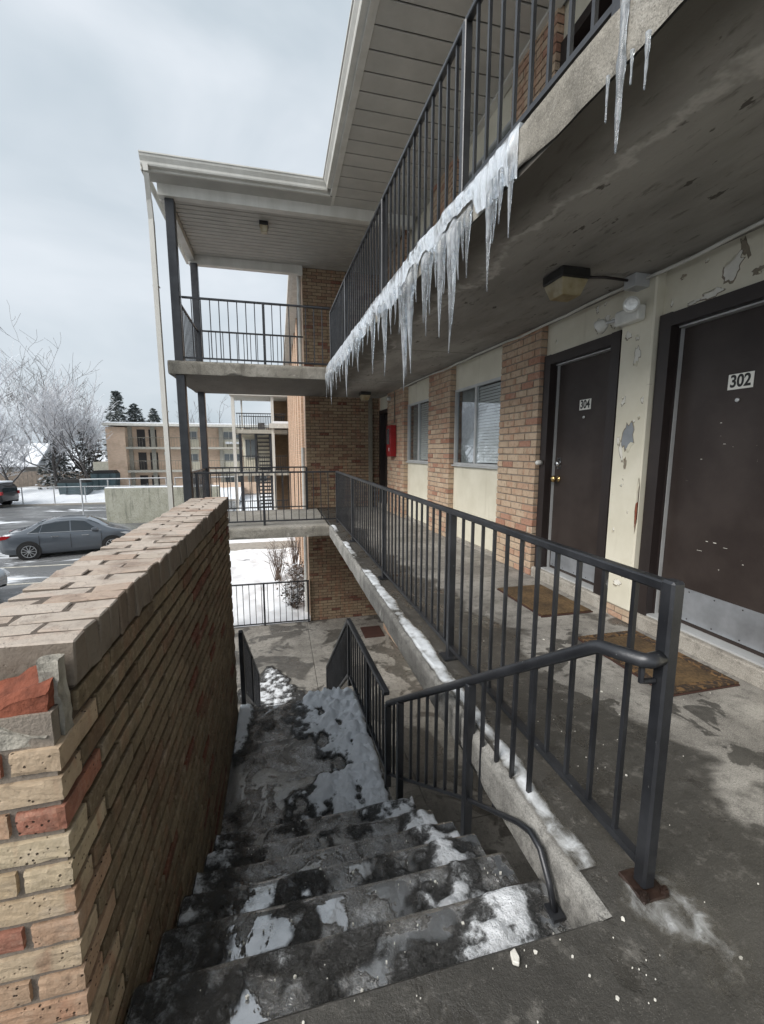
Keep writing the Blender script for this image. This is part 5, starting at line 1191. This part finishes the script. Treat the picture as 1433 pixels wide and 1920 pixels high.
# ---------------------------------------------------------------- dumpsters, fences, house
def dumpster(label, x, y, z, w=1.9, h=1.5):
    t = thing('dumpster', label, 'dumpster', (x, y, z))
    MB().prism([(-w / 2, .15), (w / 2, .15), (w / 2 + .12, h), (-w / 2 - .12, h)], -.7, .7, lambda a, b, q: (x + a, y + q, z + b)).build('bin', 'dumpster_green', t, bevel=.02)
    MB().prism([(-w / 2 - .1, h), (w / 2 + .1, h), (w / 2 - .15, h + .3), (-w / 2 + .15, h + .3)], -.68, .7, lambda a, b, q: (x + a, y + q, z + b)).build('lid', 'print_black', t, bevel=.03)
    for a in (-w / 2 + .2, w / 2 - .2): MB().box(x + a - .07, x + a + .07, y - .6, y - .4, z, z + .15).build('foot', 'print_black', t)
    for a in (-w / 4, w / 4): MB().box(x + a - .05, x + a + .05, y - .78, y - .7, z + .2, z + h).build('rib', 'dumpster_green', t)
dumpster('dark green dumpster in front of the snow bank by the fence', -18.6, 45.8, -2.75, 2.2, 1.35); dumpster('taller dark dumpster behind the other, below the brick gable end', -17.0, 48.6, -2.6, 2.0, 1.9)
CF = thing('chain_link_fence', 'galvanised chain link fence along the back of the parking lot', 'fence', (-22, 43, -3))
for k in range(12): MB().tube([(-36 + k * 2.4, 43.0, -3.1), (-36 + k * 2.4, 43.0, -1.55)], .045, 6).build('post', 'galvanised', CF)
MB().tube([(-36, 43, -1.6), (-9.6, 43, -1.6)], .03, 5).build('top_rail', 'galvanised', CF)
mb = MB()
for k in range(150):
    x = -36 + k * .18; mb.bar((x, 43.02, -3.05), (x + 1.4, 43.02, -1.62), .006, .006); mb.bar((x, 43.03, -1.62), (x + 1.4, 43.03, -3.05), .006, .006)
mb.build('wire_mesh', 'galvanised', CF)
WF = thing('board_fence', 'weathered board fence behind the trees at the back of the lot', 'fence', (-30, 56, -2.6)); r = random.Random(2)
for k in range(56): MB().box(-42 + k * .42, -41.62 + k * .42, 55, 55.04, -2.9, -.75 + r.uniform(-.06, .06)).build('board', 'weathered_wood', WF)
HO = thing('house', 'small house with snow covered gable roof behind the bare trees', 'house', (-31, 60, -2.6))
MB().box(-36, -27, 57, 63, -3, -.2).build('wall', 'house_siding', HO); MB().box(-33.5, -32.4, 56.95, 56.99, -1.8, -.7).build('window', 'far_pane', HO)
mb = MB().prism([(57 - .6, -.25), (60, 2.2), (63.6, -.25), (63.6, -.05), (60, 2.45), (57 - .6, -.05)], -36.4, -26.6, lambda a, b, h: (h, a, b)); mb.build('roof', 'snow', HO)
# ---------------------------------------------------------------- trees
def bare_tree(label, x, y, z, h, seed, spread=.55, levels=5, lean=(0, 0), trunk=.03, twig='frost_twig', mat='bark', split=(4, 3), up=.25, group='bare trees behind the parking lot'):
    t = thing('bare_tree', label, 'tree', (x, y, z)); r = random.Random(seed); wood = MB(); tw = MB()
    def grow(p, d, L, rad0, lv):
        n = 4 if lv < 3 else 3; pts = [p]; dd = d.copy()
        for k in range(n):
            dd = (dd + Vector((r.uniform(-.26, .26), r.uniform(-.26, .26), r.uniform(-.10, .13) + (up * .18 if lv else 0)))).normalized(); pts.append(pts[-1] + dd * (L / n))
        rs = [rad0 * lerp(1, .55 if lv < levels else .3, k / n) for k in range(n + 1)]
        (wood if lv < 4 else tw).tube(pts, [max(q, .017) for q in rs], 6 if lv == 0 else (5 if lv < 3 else 3), cap=False)
        if lv >= levels: return
        m = split[0] if lv == 0 else r.randint(2, split[1])
        for i in range(m + (2 if lv == 0 else 1)):
            f = r.uniform(.35, 1) if i else 1; j = min(n - 1, int(f * n)); b = pts[j].lerp(pts[j + 1], f * n - j) if f < 1 else pts[-1]
            a = r.uniform(0, 6.3); side = Vector((math.cos(a), math.sin(a), r.uniform(-.05, .5))); q = (dd * (1 - spread) + side * (spread + .04 * lv) * r.uniform(.7, 1.3)).normalized() if i else (dd + Vector((r.uniform(-.2, .2), r.uniform(-.2, .2), .25))).normalized()
            grow(b, q, L * (r.uniform(.58, .78) if i else .84), rs[j] * r.uniform(.55, .72), lv + 1)
    grow(Vector((x, y, z)), Vector((lean[0], lean[1], 1)).normalized(), h * .30, h * trunk * .6, 0)
    wood.build('trunk', mat, t, smooth=True, flip=False); tw.build('crown', twig, t, flip=False); return t
bare_tree('large bare tree with snowy spreading limbs at the left picture edge', -25.4, 45.5, -2.7, 13.2, 3, .55, 5, (.02, 0), .022)
bare_tree('frosted bare tree with pale upright trunk beside the brick gable end', -17.7, 46.8, -2.6, 11.6, 12, .46, 5, (-.03, 0), .021, split=(5, 3))
bare_tree('frosted bare tree between the left edge tree and the gable tree', -22.0, 50, -2.6, 12.2, 25, .48, 5, (0, 0), .028)
bare_tree('low bare tree in front of the snow roofed house', -24.4, 47.5, -2.8, 8.5, 31, .66, 5, (.1, 0), .030)
bare_tree('thin bare tree just behind the dumpsters', -20.2, 53, -2.6, 11.8, 47, .48, 5, (-.04, 0), .024)
bare_tree('bare tree far behind the snow roofed house', -31, 66, -2, 19, 52, .56, 5, (0, 0), .026, twig='twig_dark')
bare_tree('faint bare tree above the roof of the block across the lot, left one', -14.2, 75, -2, 13, 63, .55, 4, twig='twig_dark')
bare_tree('faint bare tree above the roof of the block across the lot, right one', -10.4, 78, -2, 13.8, 68, .58, 4, twig='twig_dark')
def pine(label, x, y, z, h, w, seed, mat='needles', dens=1.0):
    t = thing('pine_tree', label, 'tree', (x, y, z)); r = random.Random(seed)
    MB().tube([(x, y, z), (x, y, z + h)], [h * .022, .02], 7).build('trunk', 'bark', t)
    mb = MB()
    n = int(46 * dens)
    for k in range(n):
        f = (k + .5) / n; zz = z + h * (.12 + .88 * f); R_ = w * (1 - f) ** .75 * r.uniform(.65, 1.1) + .15
        for q in range(7):
            a = r.uniform(0, 6.3); tip = Vector((x + R_ * math.cos(a), y + R_ * math.sin(a), zz - R_ * r.uniform(.05, .3) + .15 * R_)); base = Vector((x, y, zz + .1))
            for s in range(13):
                c = base.lerp(tip, .25 + .75 * r.random()) + Vector((r.uniform(-.2, .2), r.uniform(-.2, .2), r.uniform(-.12, .14))); L = r.uniform(.16, .42) * (h / 9) ** .5
                d1 = Vector((math.cos(a + r.uniform(-1, 1)), math.sin(a + r.uniform(-1, 1)), r.uniform(-.5, .3))) * L; d2 = Vector((r.uniform(-1, 1), r.uniform(-1, 1), r.uniform(-.4, 1))) * L * .5
                mb.add([c - d1 * .5, c + d2, c + d1 * .7, c - d2 * .6], [(0, 1, 2, 3)])
    mb.build('crown', mat, t, flip=False); return t
pine('taller dark pine behind the roof of the block across the lot', -19.7, 62, -2, 10.9, 2.9, 5); pine('shorter dark pine just right of the taller pine', -18.0, 63, -2, 9.5, 2.7, 6); pine('small dark pine top above the roof beside the white downspout', -16.5, 66, -2, 9.2, 2.3, 9)
pine('snow covered evergreen behind the fence left of the dumpsters', -22.5, 52, -2.9, 5.2, 2.2, 15, 'needles_snowy', .9); pine('dark evergreen behind the frosted trees', -21.0, 55.5, -2.9, 8.0, 2.2, 16, 'needles_snowy', .9)
# shrubs beside the wing
def shrub(label, x, y, z, h, w, seed, leafy):
    t = thing('shrub', label, 'shrub', (x, y, z)); r = random.Random(seed); mb = MB(); lf = MB()
    for k in range(30):
        a = r.uniform(0, 6.3); d = Vector((math.cos(a) * w, math.sin(a) * w * 1.4, h)) * r.uniform(.5, 1); p = Vector((x + r.uniform(-.1, .1), y + r.uniform(-.2, .2), z)); pts = [p, p + d * .4 + Vector((r.uniform(-.08, .08), 0, .1)), p + d]
        mb.tube(pts, [.014, .009, .004], 4, cap=False)
        for q in range(5): c = pts[1].lerp(pts[2], r.random()); mb.tube([c, c + Vector((r.uniform(-.3, .3), r.uniform(-.3, .3), r.uniform(0, .35)))], [.006, .003], 3, cap=False)
        if leafy:
            for q in range(14):
                c = p.lerp(pts[2], .2 + .8 * r.random()) + Vector((r.uniform(-.16, .16), r.uniform(-.2, .2), r.uniform(-.1, .1))); L = .07; e = Vector((r.uniform(-1, 1), r.uniform(-1, 1), r.uniform(-.6, .6))) * L; g = Vector((r.uniform(-1, 1), r.uniform(-1, 1), r.uniform(-.6, .6))) * L * .6
                lf.add([c - e, c + g, c + e, c - g], [(0, 1, 2, 3)])
    mb.build('stem', 'shrub_twig', t, flip=False)
    if leafy: lf.build('foliage', 'shrub_leaf', t, flip=False)
shrub('bare twiggy shrub in the snowy yard furthest from the fence', -.15, 15.6, -3.15, 1.5, .45, 3, False); shrub('leafy dark shrub behind the picket railing against the wing wall', .32, 12.6, -3.15, .95, .5, 4, True)
shrub('dark shrub in the snow between the leafy shrub and the twiggy one', .45, 14.2, -3.15, 1.1, .42, 6, True); shrub('thin bare shrub growing along the wing wall', .55, 16.6, -3.15, 1.7, .28, 8, False)
